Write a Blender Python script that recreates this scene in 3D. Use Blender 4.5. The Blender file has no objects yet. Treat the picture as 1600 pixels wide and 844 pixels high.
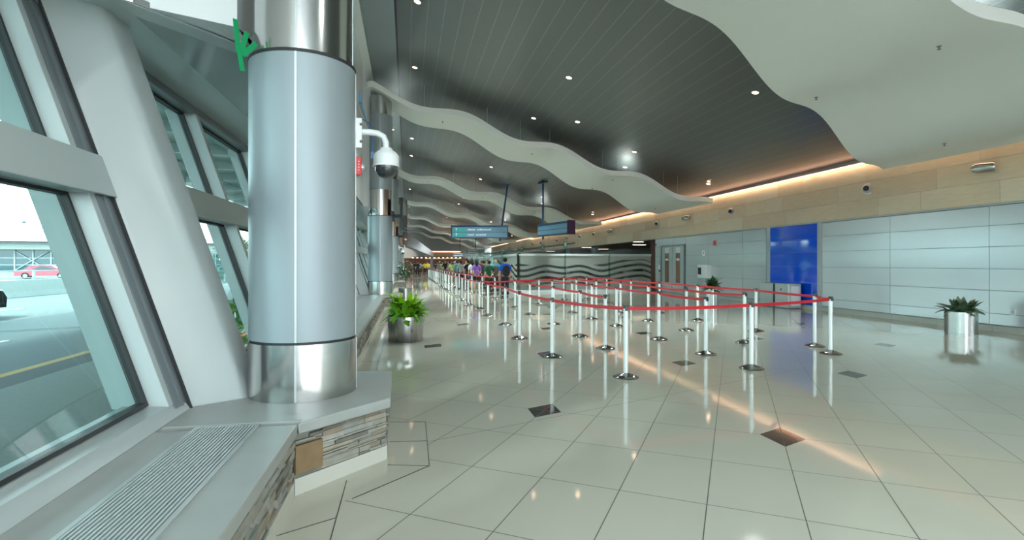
import bpy, bmesh, math, random
from mathutils import Vector, Matrix, noise
R = math.radians
PI = math.pi
sc = bpy.context.scene
COL = sc.collection

# ------------------------------------------------------------------ camera, sky, exposure
cam_d = bpy.data.cameras.new('camera'); cam = bpy.data.objects.new('camera', cam_d); COL.objects.link(cam)
cam.location = (0, 0, 1.58)
cam.rotation_euler = (R(90), 0, -math.atan(164 / 837))
cam_d.sensor_width = 36; cam_d.lens = 36 * 837 / 1600
cam_d.shift_y = -10.5 / 1600
cam_d.clip_start = .05; cam_d.clip_end = 900
sc.camera = cam

w = bpy.data.worlds.new('sky'); sc.world = w; w.use_nodes = True
nt = w.node_tree; bg = nt.nodes['Background']
tc = nt.nodes.new('ShaderNodeTexCoord'); sp = nt.nodes.new('ShaderNodeSeparateXYZ'); cr = nt.nodes.new('ShaderNodeValToRGB')
nt.links.new(tc.outputs['Generated'], sp.inputs[0]); nt.links.new(sp.outputs[2], cr.inputs[0]); nt.links.new(cr.outputs[0], bg.inputs[0])
cr.color_ramp.elements[0].position = 0; cr.color_ramp.elements[0].color = (.93, .98, 1, 1)
cr.color_ramp.elements[1].position = .8; cr.color_ramp.elements[1].color = (.66, .84, .95, 1)
bg.inputs[1].default_value = 4.2
sun_d = bpy.data.lights.new('sun', 'SUN'); sun = bpy.data.objects.new('sun', sun_d); COL.objects.link(sun)
sun_d.energy = 5; sun_d.angle = R(6); sun_d.color = (1, .96, .9); sun.rotation_euler = (R(38), 0, R(-60))

DOWN = 500; DOWN_FAR = 1000       # watts of each ceiling downlight, and of those in the busy far half
sc.view_settings.view_transform = 'Standard'; sc.view_settings.look = 'None'
sc.view_settings.gamma = 1; sc.view_settings.use_curve_mapping = False
sc.view_settings.exposure = 1.3
sc.cycles.use_denoising = True
sc.cycles.max_bounces = 14; sc.cycles.diffuse_bounces = 7; sc.cycles.glossy_bounces = 6
sc.cycles.transparent_max_bounces = 24; sc.cycles.sample_clamp_indirect = 6
sc.cycles.caustics_reflective = False; sc.cycles.caustics_refractive = False

# ------------------------------------------------------------------ materials
class N:                       # tiny wrapper to write shader maths
    def __init__(s, t, o): s.t = t; s.o = o
    def op(s, o, *a):
        n = s.t.nodes.new('ShaderNodeMath'); n.operation = o; s.t.links.new(s.o, n.inputs[0])
        for i, v in enumerate(a):
            if isinstance(v, N): s.t.links.new(v.o, n.inputs[i + 1])
            else: n.inputs[i + 1].default_value = v
        return N(s.t, n.outputs[0])
    def __add__(s, v): return s.op('ADD', v)
    def __sub__(s, v): return s.op('SUBTRACT', v)
    def __mul__(s, v): return s.op('MULTIPLY', v)
    def __truediv__(s, v): return s.op('DIVIDE', v)
    def fract(s): return s.op('FRACT')
    def abs(s): return s.op('ABSOLUTE')
    def lt(s, v): return s.op('LESS_THAN', v)
    def gt(s, v): return s.op('GREATER_THAN', v)
    def mx(s, v): return s.op('MAXIMUM', v)
    def mn(s, v): return s.op('MINIMUM', v)

def base_mat(name, col, rough=.5, metal=0., emit=None, es=0, spec=None, coat=0):
    m = bpy.data.materials.new(name); m.use_nodes = True
    b = m.node_tree.nodes['Principled BSDF']
    b.inputs['Base Color'].default_value = (*col, 1); b.inputs['Roughness'].default_value = rough; b.inputs['Metallic'].default_value = metal
    if spec is not None: b.inputs['Specular IOR Level'].default_value = spec
    if coat: b.inputs['Coat Weight'].default_value = coat; b.inputs['Coat Roughness'].default_value = .05
    if emit: b.inputs['Emission Color'].default_value = (*emit, 1); b.inputs['Emission Strength'].default_value = es
    return m
def coords(t, kind='Object'):
    tc = t.nodes.new('ShaderNodeTexCoord'); s = t.nodes.new('ShaderNodeSeparateXYZ'); t.links.new(tc.outputs[kind], s.inputs[0])
    return N(t, s.outputs[0]), N(t, s.outputs[1]), N(t, s.outputs[2]), tc.outputs[kind]
def mixc(t, fac, a, b):
    n = t.nodes.new('ShaderNodeMix'); n.data_type = 'RGBA'
    if isinstance(fac, N): t.links.new(fac.o, n.inputs[0])
    else: n.inputs[0].default_value = fac
    for i, v in ((6, a), (7, b)):
        if isinstance(v, tuple): n.inputs[i].default_value = (*v, 1)
        else: t.links.new(v, n.inputs[i])
    return n.outputs[2]
def noisy(name, c1, c2, scale=5, rough=.5, metal=0, detail=4, stretch=None, bump=0, rr=None, coat=0, kind='Object'):
    m = base_mat(name, c1, rough, metal, coat=coat); t = m.node_tree; b = t.nodes['Principled BSDF']
    tc = t.nodes.new('ShaderNodeTexCoord'); mp = t.nodes.new('ShaderNodeMapping'); nz = t.nodes.new('ShaderNodeTexNoise')
    t.links.new(tc.outputs[kind], mp.inputs[0]); t.links.new(mp.outputs[0], nz.inputs[0])
    if stretch: mp.inputs['Scale'].default_value = stretch
    nz.inputs['Scale'].default_value = scale; nz.inputs['Detail'].default_value = detail
    t.links.new(mixc(t, N(t, nz.outputs[0]), c1, c2), b.inputs['Base Color'])
    if bump:
        bp = t.nodes.new('ShaderNodeBump'); bp.inputs['Strength'].default_value = bump; bp.inputs['Distance'].default_value = .01
        t.links.new(nz.outputs[0], bp.inputs['Height']); t.links.new(bp.outputs[0], b.inputs['Normal'])
    if rr:
        mr = t.nodes.new('ShaderNodeMapRange'); mr.inputs[3].default_value = rr[0]; mr.inputs[4].default_value = rr[1]
        t.links.new(nz.outputs[0], mr.inputs[0]); t.links.new(mr.outputs[0], b.inputs['Roughness'])
    return m
def island(name, cols, rough=.6, metal=0, scale=6, var=.25, bump=0, stretch=(1, 1, 1)):
    """colour chosen per loose piece of the mesh (each stone, each veneer panel)"""
    m = base_mat(name, cols[0], rough, metal); t = m.node_tree; b = t.nodes['Principled BSDF']
    g = t.nodes.new('ShaderNodeNewGeometry'); r = t.nodes.new('ShaderNodeValToRGB'); r.color_ramp.interpolation = 'CONSTANT'
    t.links.new(g.outputs['Random Per Island'], r.inputs[0])
    e = r.color_ramp.elements
    while len(e) < len(cols): e.new(.5)
    for i, c in enumerate(cols): e[i].position = i / len(cols); e[i].color = (*c, 1)
    tc = t.nodes.new('ShaderNodeTexCoord'); mp = t.nodes.new('ShaderNodeMapping'); nz = t.nodes.new('ShaderNodeTexNoise')
    mp.inputs['Scale'].default_value = stretch
    t.links.new(tc.outputs['Object'], mp.inputs[0]); t.links.new(mp.outputs[0], nz.inputs[0]); nz.inputs['Scale'].default_value = scale; nz.inputs['Detail'].default_value = 6
    mu = t.nodes.new('ShaderNodeMix'); mu.data_type = 'RGBA'; mu.blend_type = 'MULTIPLY'; mu.inputs[0].default_value = 1
    k = 1 - var
    t.links.new(r.outputs[0], mu.inputs[6]); t.links.new(mixc(t, N(t, nz.outputs[0]), (k - .05, k - .05, k - .06), (1.12, 1.12, 1.1)), mu.inputs[7])
    t.links.new(mu.outputs[2], b.inputs['Base Color'])
    if bump:
        bp = t.nodes.new('ShaderNodeBump'); bp.inputs['Strength'].default_value = bump; bp.inputs['Distance'].default_value = .02
        t.links.new(nz.outputs[0], bp.inputs['Height']); t.links.new(bp.outputs[0], b.inputs['Normal'])
    return m
def glass_mat(name, tint=(.86, .95, .94), refl=.08, rough=0.0):
    m = bpy.data.materials.new(name); m.use_nodes = True; t = m.node_tree; t.nodes.clear()
    o = t.nodes.new('ShaderNodeOutputMaterial'); mx = t.nodes.new('ShaderNodeMixShader')
    tr = t.nodes.new('ShaderNodeBsdfTransparent'); gl = t.nodes.new('ShaderNodeBsdfGlossy'); fr = t.nodes.new('ShaderNodeFresnel')
    fr.inputs[0].default_value = 1.35; tr.inputs[0].default_value = (*tint, 1); gl.inputs['Roughness'].default_value = rough
    ge = t.nodes.new('ShaderNodeNewGeometry'); fac = N(t, fr.outputs[0]) * (N(t, ge.outputs['Backfacing']) * -1. + 1.)
    t.links.new(fac.o, mx.inputs[0]); t.links.new(tr.outputs[0], mx.inputs[1]); t.links.new(gl.outputs[0], mx.inputs[2]); t.links.new(mx.outputs[0], o.inputs[0])
    return m
M = {}
M['frame_white'] = noisy('painted aluminium', (.4, .46, .46), (.43, .49, .49), 3, .32, .0)
M['frame_grey'] = base_mat('grey aluminium frame', (.17, .2, .215), .35, .35)
M['gasket'] = base_mat('black gasket', (.012, .014, .016), .5)
M['glass'] = glass_mat('window glass', (.64, .76, .75))
M['pot_steel'] = noisy('brushed pot steel', (.36, .37, .36), (.5, .51, .5), 1.5, .28, 1, stretch=(8, 8, .1), rr=(.2, .36))
M['steel'] = noisy('polished steel', (.48, .48, .46), (.6, .61, .6), 1.2, .14, 1, stretch=(6, 6, .2), rr=(.1, .24))
M['shaft'] = noisy('silver painted shaft', (.28, .335, .36), (.3, .36, .385), .8, .42, .2)
M['chrome'] = base_mat('bright trim', (.5, .54, .55), .4, .6)
M['dark'] = base_mat('dark joint', (.02, .022, .024), .6)
M['sill'] = noisy('pale limestone', (.27, .3, .29), (.37, .395, .38), 3.5, .42, 0, 8, bump=.05)
M['stone'] = island('ledge stone', [(.3, .3, .26), (.22, .23, .2), (.33, .33, .29), (.17, .17, .15), (.36, .36, .33), (.28, .24, .18), (.29, .31, .29), (.34, .32, .26)], .8, 0, 9, .45, .6)
M['stone_tan'] = noisy('ochre slate', (.15, .085, .035), (.24, .18, .1), 9, .7, 0, 6, bump=.3)
M['mortar'] = base_mat('mortar', (.08, .08, .07), .9)
M['tile_white'] = base_mat('glazed base tile', (.48, .49, .44), .2)
M['wave'] = noisy('white wave panel', (.8, .85, .82), (.83, .88, .85), .6, .45)
M['wall_upper'] = noisy('white upper wall', (.74, .8, .81), (.77, .83, .84), 2, .45)
M['soffit'] = noisy('reflective metal soffit', (.42, .46, .47), (.48, .52, .53), 1.5, .16, .5)
M['soffit_light'] = noisy('pale satin soffit', (.5, .57, .57), (.56, .63, .63), 1.5, .25, .15)
M['fascia'] = island('birch veneer panels', [(.7, .59, .43), (.66, .53, .38), (.73, .63, .48), (.63, .49, .36), (.71, .61, .47), (.68, .56, .42)], .38, 0, 3, .1, 0, (1, 1, 8))
M['panel'] = noisy('satin silver wall panel', (.6, .66, .68), (.64, .7, .72), .7, .2, .4, rr=(.16, .27))
M['panel_back'] = base_mat('panel joint', (.16, .18, .18), .6)
M['blue'] = base_mat('blue backpainted glass', (.0, .085, .75), .04, 0, coat=1)
M['blue_line'] = base_mat('blue glass joint', (.08, .2, .8), .3)
M['cove'] = base_mat('warm cove strip', (1, .8, .6), .5, 0, (1, .5, .33), 2.2)
M['lamp'] = base_mat('lit lamp lens', (1, .9, .8), .4, 0, (1, .62, .4), 9)
M['red'] = base_mat('red belt', (.55, .008, .018), .45)
M['black'] = base_mat('black plastic', (.015, .017, .018), .35)
M['post'] = base_mat('silver white post', (.76, .8, .8), .28, .15)
M['base_metal'] = base_mat('dark chrome stanchion base', (.33, .33, .31), .18, 1)
M['white'] = base_mat('white plastic', (.72, .76, .76), .35)
M['smoke'] = base_mat('smoked dome', (.02, .025, .028), .04, 0, coat=1)
M['blue_metal'] = base_mat('navy sign metal', (.01, .05, .13), .35, .2)
M['sign_panel'] = base_mat('pale blue sign face', (.14, .3, .42), .4)
M['far_sign'] = base_mat('grey blue far sign', (.1, .15, .18), .4)
M['sign_side'] = base_mat('purple sign end', (.06, .02, .06), .4)
M['teal'] = base_mat('teal pictogram', (.03, .4, .36), .4)
M['letter'] = base_mat('white lettering', (.75, .82, .85), .4)
M['green_tape'] = base_mat('green tape', (.0, .3, .1), .5)
M['blue_cable'] = base_mat('blue cable', (.02, .14, .3), .4)
M['red_plastic'] = base_mat('red alarm plastic', (.6, .01, .015), .3)
M['clear'] = base_mat('clear lens', (.6, .65, .65), .1, .6)
M['kiosk'] = base_mat('brushed kiosk steel', (.5, .54, .54), .3, .5)
M['soil'] = base_mat('dark potting soil', (.02, .015, .01), .9)
M['bark'] = base_mat('bark', (.08, .06, .045), .8)
M['curb'] = noisy('floor curb', (.4, .42, .38), (.45, .47, .42), 4, .3)
M['glass_green'] = glass_mat('green edged glass', (.7, .86, .82))
def leaf_mat(name, a, b, rough=.35):
    m = noisy(name, a, b, 9, rough); return m
M['lime'] = leaf_mat('lime leaves', (.36, .62, .015), (.16, .4, .012))
M['lime_dark'] = leaf_mat('mid green leaves', (.17, .4, .02), (.06, .2, .01))
M['darkleaf'] = leaf_mat('dark leaves', (.012, .06, .018), (.03, .1, .03))
M['silverleaf'] = leaf_mat('variegated leaves', (.02, .07, .025), (.17, .25, .16))

# floor: polished porcelain tiles laid at an angle, dark diamond insets on every fourth joint
def floor_mat():
    m = base_mat('polished floor tiles', (.5, .5, .44), .05); t = m.node_tree; b = t.nodes['Principled BSDF']
    X, Y, Z, vec = coords(t)
    a = (X * .553 + Y * .833 - 5.45) / .86
    v = (X * .833 - Y * .553 - .41) / .573
    da = (a - (a + .5).op('FLOOR')).abs() * .86
    dv = (v - (v + .5).op('FLOOR')).abs() * .573
    line = (da.lt(.0035)).mx(dv.lt(.0035))
    # seam crossing the hall
    seam = ((X * .40 - Y + 4.724) * .928).abs().lt(.004)
    def lat(ra, rv):
        p = a / ra[0] + ra[1]; q = v / rv[0] + rv[1]
        dp = (p - (p + .5).op('FLOOR')).abs() * (ra[0] * .86); dq = (q - (q + .5).op('FLOOR')).abs() * (rv[0] * .573)
        return (dp / .29 + dq / .19).lt(1)
    ins = lat((8., 0.), (4., 0.)).mx(lat((8., -.5), (4., -.5)))
    nz = t.nodes.new('ShaderNodeTexNoise'); nz.inputs['Scale'].default_value = 1.3; t.links.new(vec, nz.inputs[0])
    wn = t.nodes.new('ShaderNodeTexWhiteNoise'); cb = t.nodes.new('ShaderNodeCombineXYZ')
    t.links.new(a.op('FLOOR').o, cb.inputs[0]); t.links.new(v.op('FLOOR').o, cb.inputs[1]); t.links.new(cb.outputs[0], wn.inputs[0])
    c0 = mixc(t, N(t, nz.outputs[0]), (.43, .435, .37), (.49, .495, .42))
    c1 = mixc(t, N(t, wn.outputs[0]) * .22, c0, (.39, .39, .33))
    c2 = mixc(t, line.mx(seam), c1, (.07, .07, .06))
    c3 = mixc(t, ins, c2, (.045, .047, .042))
    t.links.new(c3, b.inputs['Base Color'])
    nf = t.nodes.new('ShaderNodeTexNoise'); nf.inputs['Scale'].default_value = .8; t.links.new(vec, nf.inputs[0])
    bp = t.nodes.new('ShaderNodeBump'); bp.inputs['Strength'].default_value = .02; bp.inputs['Distance'].default_value = .05
    t.links.new(nf.outputs[0], bp.inputs['Height']); t.links.new(bp.outputs[0], b.inputs['Normal'])
    b.inputs['Specular IOR Level'].default_value = .5
    r = line.mx(seam) * .5 + .06
    t.links.new(r.o, b.inputs['Roughness'])
    return m
M['floor'] = floor_mat()
def ceiling_mat():
    m = base_mat('grey metal ceiling planks', (.12, .135, .14), .3, .3); t = m.node_tree; b = t.nodes['Principled BSDF']
    X, Y, Z, vec = coords(t)
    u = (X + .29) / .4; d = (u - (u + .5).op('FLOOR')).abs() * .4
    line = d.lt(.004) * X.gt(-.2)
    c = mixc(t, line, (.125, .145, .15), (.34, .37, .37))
    smooth = X.lt(-.29)
    c = mixc(t, smooth, c, (.3, .36, .38))
    jt = (X + .29).abs().lt(.03)
    c = mixc(t, jt, c, (.01, .01, .012))
    t.links.new(c, b.inputs['Base Color']); return m
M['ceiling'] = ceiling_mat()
def frosted_mat():
    m = bpy.data.materials.new('frosted wave film'); m.use_nodes = True; t = m.node_tree; t.nodes.clear()
    o = t.nodes.new('ShaderNodeOutputMaterial')
    X, Y, Z, vec = coords(t)
    L = X + Y
    s1 = (L * 1.5).op('SINE') * .13 + (L * 3.1 + .8).op('SINE') * .05
    zz = (Z + s1)
    f1 = (zz * 3.6 - 2.2 + (L * .9).op('SINE') * .6).op('SINE')
    wv = (zz * 20 + (L * 2.1).op('SINE') * 1.6).op('SINE')
    clear = (wv.gt(.2)) * (f1.gt(-.55)) * zz.gt(.35) * zz.lt(1.7)
    clear = clear.mx(Z.gt(2.02)).mx(Z.lt(.12))
    tr = t.nodes.new('ShaderNodeBsdfTransparent'); tr.inputs[0].default_value = (.72, .8, .78, 1)
    gl = t.nodes.new('ShaderNodeBsdfGlossy'); gl.inputs['Roughness'].default_value = .02
    df = t.nodes.new('ShaderNodeBsdfDiffuse'); df.inputs[0].default_value = (.42, .46, .43, 1)
    tl = t.nodes.new('ShaderNodeBsdfTranslucent'); tl.inputs[0].default_value = (.5, .54, .5, 1)
    fr = t.nodes.new('ShaderNodeFresnel'); fr.inputs[0].default_value = 1.35
    m1 = t.nodes.new('ShaderNodeMixShader'); ge = t.nodes.new('ShaderNodeNewGeometry'); fac = N(t, fr.outputs[0]) * (N(t, ge.outputs['Backfacing']) * -1. + 1.); t.links.new(fac.o, m1.inputs[0]); t.links.new(tr.outputs[0], m1.inputs[1]); t.links.new(gl.outputs[0], m1.inputs[2])
    m2 = t.nodes.new('ShaderNodeMixShader'); m2.inputs[0].default_value = .4; t.links.new(df.outputs[0], m2.inputs[1]); t.links.new(tl.outputs[0], m2.inputs[2])
    m3 = t.nodes.new('ShaderNodeMixShader'); m3.inputs[0].default_value = .25; t.links.new(m2.outputs[0], m3.inputs[1]); t.links.new(tr.outputs[0], m3.inputs[2])
    m4 = t.nodes.new('ShaderNodeMixShader'); t.links.new(clear.o, m4.inputs[0]); t.links.new(m3.outputs[0], m4.inputs[1]); t.links.new(m1.outputs[0], m4.inputs[2])
    t.links.new(m4.outputs[0], o.inputs[0]); return m
M['frosted'] = frosted_mat()

# ------------------------------------------------------------------ helpers
class MB:
    def __init__(s): s.bm = bmesh.new(); s.sm = False
    def hexa(s, P):                     # 8 corners: bottom ring then top ring
        v = [s.bm.verts.new(p) for p in P]
        for f in ((3, 2, 1, 0), (4, 5, 6, 7), (0, 1, 5, 4), (1, 2, 6, 5), (2, 3, 7, 6), (3, 0, 4, 7)): s.bm.faces.new([v[i] for i in f])
        return s
    def box(s, x0, x1, y0, y1, z0, z1, mat=None):
        P = [(x0, y0, z0), (x1, y0, z0), (x1, y1, z0), (x0, y1, z0), (x0, y0, z1), (x1, y0, z1), (x1, y1, z1), (x0, y1, z1)]
        if mat is not None: P = [mat @ Vector(p) for p in P]
        return s.hexa(P)
    def prism(s, poly, z0, z1, shear=None):
        f = shear or (lambda x, y, z: (x, y, z))
        a = [s.bm.verts.new(f(x, y, z0)) for x, y in poly]; b = [s.bm.verts.new(f(x, y, z1)) for x, y in poly]
        n = len(poly)
        s.bm.faces.new(a[::-1]); s.bm.faces.new(b)
        for i in range(n): s.bm.faces.new([a[i], a[(i + 1) % n], b[(i + 1) % n], b[i]])
        return s
    def extr(s, prof, y0, y1):          # (x,z) outline extruded along y
        a = [s.bm.verts.new((x, y0, z)) for x, z in prof]; b = [s.bm.verts.new((x, y1, z)) for x, z in prof]
        n = len(prof); s.bm.faces.new(a[::-1]); s.bm.faces.new(b)
        for i in range(n): s.bm.faces.new([a[i], a[(i + 1) % n], b[(i + 1) % n], b[i]])
        return s
    def lathe(s, prof, c=(0, 0, 0), n=32, mat=None, flute=None, cap=True):
        rings = []
        for r, z in prof:
            ring = []
            for i in range(n):
                th = 2 * PI * i / n; rr = r * (flute(th) if flute else 1)
                p = Vector((rr * math.cos(th), rr * math.sin(th), z))
                if mat is not None: p = mat @ p
                ring.append(s.bm.verts.new(p + Vector(c)))
            rings.append(ring)
        for a, b in zip(rings, rings[1:]):
            for i in range(n): s.bm.faces.new([a[i], a[(i + 1) % n], b[(i + 1) % n], b[i]])
        if cap: s.bm.faces.new(rings[0][::-1]); s.bm.faces.new(rings[-1])
        s.sm = True
        return s
    def tube(s, pts, r, n=8, r2=None):
        pts = [Vector(p) for p in pts]; rings = []
        up = Vector((0, 0, 1))
        for i, p in enumerate(pts):
            d = (pts[min(i + 1, len(pts) - 1)] - pts[max(i - 1, 0)]).normalized()
            u = up if abs(d.dot(up)) < .95 else Vector((1, 0, 0))
            a = d.cross(u).normalized(); b = d.cross(a).normalized()
            rr = r if r2 is None else r + (r2 - r) * i / (len(pts) - 1)
            rings.append([s.bm.verts.new(p + (a * math.cos(2 * PI * k / n) + b * math.sin(2 * PI * k / n)) * rr) for k in range(n)])
        for a, b in zip(rings, rings[1:]):
            for i in range(n): s.bm.faces.new([a[i], a[(i + 1) % n], b[(i + 1) % n], b[i]])
        s.bm.faces.new(rings[0][::-1]); s.bm.faces.new(rings[-1]); s.sm = True
        return s
    def ball(s, c, r, sx=1, sy=1, sz=1, seg=16):
        g = bmesh.ops.create_uvsphere(s.bm, u_segments=seg, v_segments=seg // 2 + 1, radius=r)
        for v in g['verts']: v.co = Vector((v.co.x * sx, v.co.y * sy, v.co.z * sz)) + Vector(c)
        s.sm = True
        return s
    def build(s, name, mat, parent=None, loc=None, smooth=None, bevel=0):
        bmesh.ops.recalc_face_normals(s.bm, faces=s.bm.faces)
        me = bpy.data.meshes.new(name); s.bm.to_mesh(me); s.bm.free()
        sm = s.sm if smooth is None else smooth
        if sm:
            me.polygons.foreach_set('use_smooth', [True] * len(me.polygons))
            try: me.set_sharp_from_angle(angle=R(40))
            except Exception: pass
        for m_ in (mat if isinstance(mat, list) else [mat]): me.materials.append(m_)
        o = bpy.data.objects.new(name, me); COL.objects.link(o)
        if parent: o.parent = parent
        if loc: o.location = loc
        if bevel:
            md = o.modifiers.new('bevel', 'BEVEL'); md.width = bevel; md.segments = 3; md.limit_method = 'ANGLE'
            me.polygons.foreach_set('use_smooth', [True] * len(me.polygons))
            try: me.set_sharp_from_angle(angle=R(60))
            except Exception: pass
        return o
def tag(o, label=None, cat=None, group=None, kind=None):
    if label: o['label'] = label
    if cat: o['category'] = cat
    if group: o['group'] = group
    if kind: o['kind'] = kind
    return o
def struct(o): o['kind'] = 'structure'; return o
def empty(name, loc=(0, 0, 0), rz=0):
    o = bpy.data.objects.new(name, None); COL.objects.link(o); o.location = loc; o.rotation_euler = (0, 0, rz); o.empty_display_size = .1
    return o
def copy_tree(o, parent=None):
    c = o.copy(); COL.objects.link(c)
    if parent: c.parent = parent
    for ch in list(o.children): copy_tree(ch, c)
    return c

P_BAY = 14.5                       # structural bay along the hall
COLY = [4.8 + P_BAY * k for k in range(-1, 8)]
NB = 8
T = math.tan(R(18.5))
def LX(z, off=0): return -1.58 - T * (z - .5) + off       # leaning facade plane
TH = math.tan(R(1.26))
def WX(y): return 13.55 + (y - 10) * TH                    # right-hand wall line
def CZ(x): return 8.0 - .24 * x                            # sloping ceiling
Y0, Y1 = -9.0, 112.0

# ------------------------------------------------------------------ ground outside, floor
def flat(name, mat, x0, x1, y0, y1, z0, z1):
    return struct(MB().box(x0, x1, y0, y1, z0, z1).build(name, mat))
M['pave'] = noisy('speckled paving', (.12, .145, .135), (.2, .23, .215), 25, .8, 0, 8, bump=.2)
M['asphalt'] = noisy('asphalt', (.07, .1, .11), (.085, .115, .125), 30, .8, 0, 8)
M['lot'] = noisy('pale concrete road', (.12, .145, .14), (.145, .165, .16), 10, .8)
M['brick'] = noisy('dark brick strip', (.06, .075, .08), (.035, .045, .05), 40, .8, stretch=(1, .3, 1))
M['yellow'] = base_mat('yellow kerb paint', (.42, .25, .03), .7)
M['lane'] = base_mat('white lane paint', (.55, .6, .6), .7)
M['concrete'] = noisy('pale concrete', (.42, .43, .4), (.5, .51, .48), 6, .8)
MB_ = MB
struct(MB().box(-2.2, 40, Y0, Y1, -.3, 0).build('floor', M['floor']))
tag(flat('sidewalk_paving', M['pave'], -5.1, -2.2, -30, 160, -.25, -.03))
tag(flat('brick_paving_strip', M['brick'], -5.62, -5.1, -30, 160, -.25, -.032))
tag(flat('yellow_kerb_line', M['yellow'], -5.8, -5.62, -30, 160, -.25, -.035))
tag(flat('asphalt_road', M['asphalt'], -11.0, -5.8, -30, 160, -.25, -.05))
tag(flat('concrete_road', M['lot'], -160, -11.0, -60, 240, -.25, -.055))
flat('added_bounce_ground', M['concrete'], -2.2, 60, -60, Y0, -.25, -.03)  # unseen pale ground added behind the viewer to bounce light up onto the wave panels
b = MB()
for X in (-8.25, -11.5, -13.6):
    for k in range(-2, 20): b.box(X - .06, X + .06, 3.2 + k * 6 + X * .5, 5.2 + k * 6 + X * .5, -.052, -.043)
struct(b.build('lane_markings', M['lane']))

# floor border strip along the stone base
bp = MB()
bp.prism([(-.75, -8), (-.43, -8), (-.43, 3.7), (-.36, 3.73), (.17, 4.22), (.18, 5.4), (-.45, 5.62), (-.45, 18), (-.75, 18), (-.75, 5.6), (-.19, 5.46), (-.16, 4.47), (-.75, 3.82)], 0, .0015)
M['border'] = noisy('border tile', (.42, .425, .36), (.47, .475, .4), 2, .06)
struct(bp.build('trim_1', M['border']))
bl = MB()
def seg(b, p, q, w_=.006, z0=.001, z1=.0032):
    p = Vector((*p, 0)); q = Vector((*q, 0)); d = (q - p).normalized(); n_ = Vector((-d.y, d.x, 0)) * w_ / 2
    b.hexa([Vector((a.x, a.y, z)) for z in (z0, z1) for a in (p - n_, q - n_, q + n_, p + n_)])
for p, q in [((-.43, -8), (-.43, 4.05)), ((-.36, 3.73), (.17, 4.22)), ((-.15, 4.3), (.17, 4.22)), ((.17, 4.22), (.18, 5.4)), ((-.18, 5.46), (.18, 5.4)), ((-.45, 5.62), (-.45, 18)), ((-.75, 3.3), (-.43, 3.47)), ((-.75, 1.9), (-.43, 1.9)), ((-.15, 4.85), (.17, 4.82))] + [((-.75, 7.2 + 1.7 * i), (-.45, 7.2 + 1.7 * i)) for i in range(7)]: seg(bl, p, q)
struct(bl.build('trim_2', M['dark']))

# ------------------------------------------------------------------ sill, plinths with stone facing
def bay_top(k):            # polygon of the stone top around column k, then along the bay to the next plinth
    y = COLY[k]
    return [(-1.62, y - .9), (-.72, y - .9), (-.72, y - .98), (-.13, y - .4), (-.15, y + .7), (-.72, y + .83), (-.72, y + P_BAY - 1), (-1.62, y + P_BAY - 1)]
def inset_face(b, p, q, z0, z1, seed, big=False):
    """rows of split ledge stones laid on the vertical face p->q, outward to the right of p->q"""
    rnd = random.Random(seed)
    P = Vector((*p, 0)); Q = Vector((*q, 0)); L = (Q - P).length; d = (Q - P).normalized(); n_ = Vector((d.y, -d.x, 0))
    z = z0
    while z < z1 - .005:
        h = min(rnd.choice([.012, .016, .022, .028, .04]) * (1.6 if big else 1), z1 - z)
        x = 0
        while x < L - .001:
            w_ = min(rnd.uniform(.09, .34) * (1.5 if big else 1), L - x)
            if L - x - w_ < .05: w_ = L - x
            hh = h; o = rnd.uniform(.004, .028)
            tl = rnd.uniform(-.004, .004)
            a = P + d * (x + .002); c = P + d * (x + w_ - .002)
            ring = []
            for zz, oo in ((z + .002, o), (z + hh - .003, o - rnd.uniform(0, .006))):
                ring += [a - n_ * .01 + Vector((0, 0, zz)), a + n_ * (oo + tl) + Vector((0, 0, zz)), c + n_ * (oo - tl) + Vector((0, 0, zz)), c - n_ * .01 + Vector((0, 0, zz))]
            b.hexa(ring); x += w_
        z += h
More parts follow.
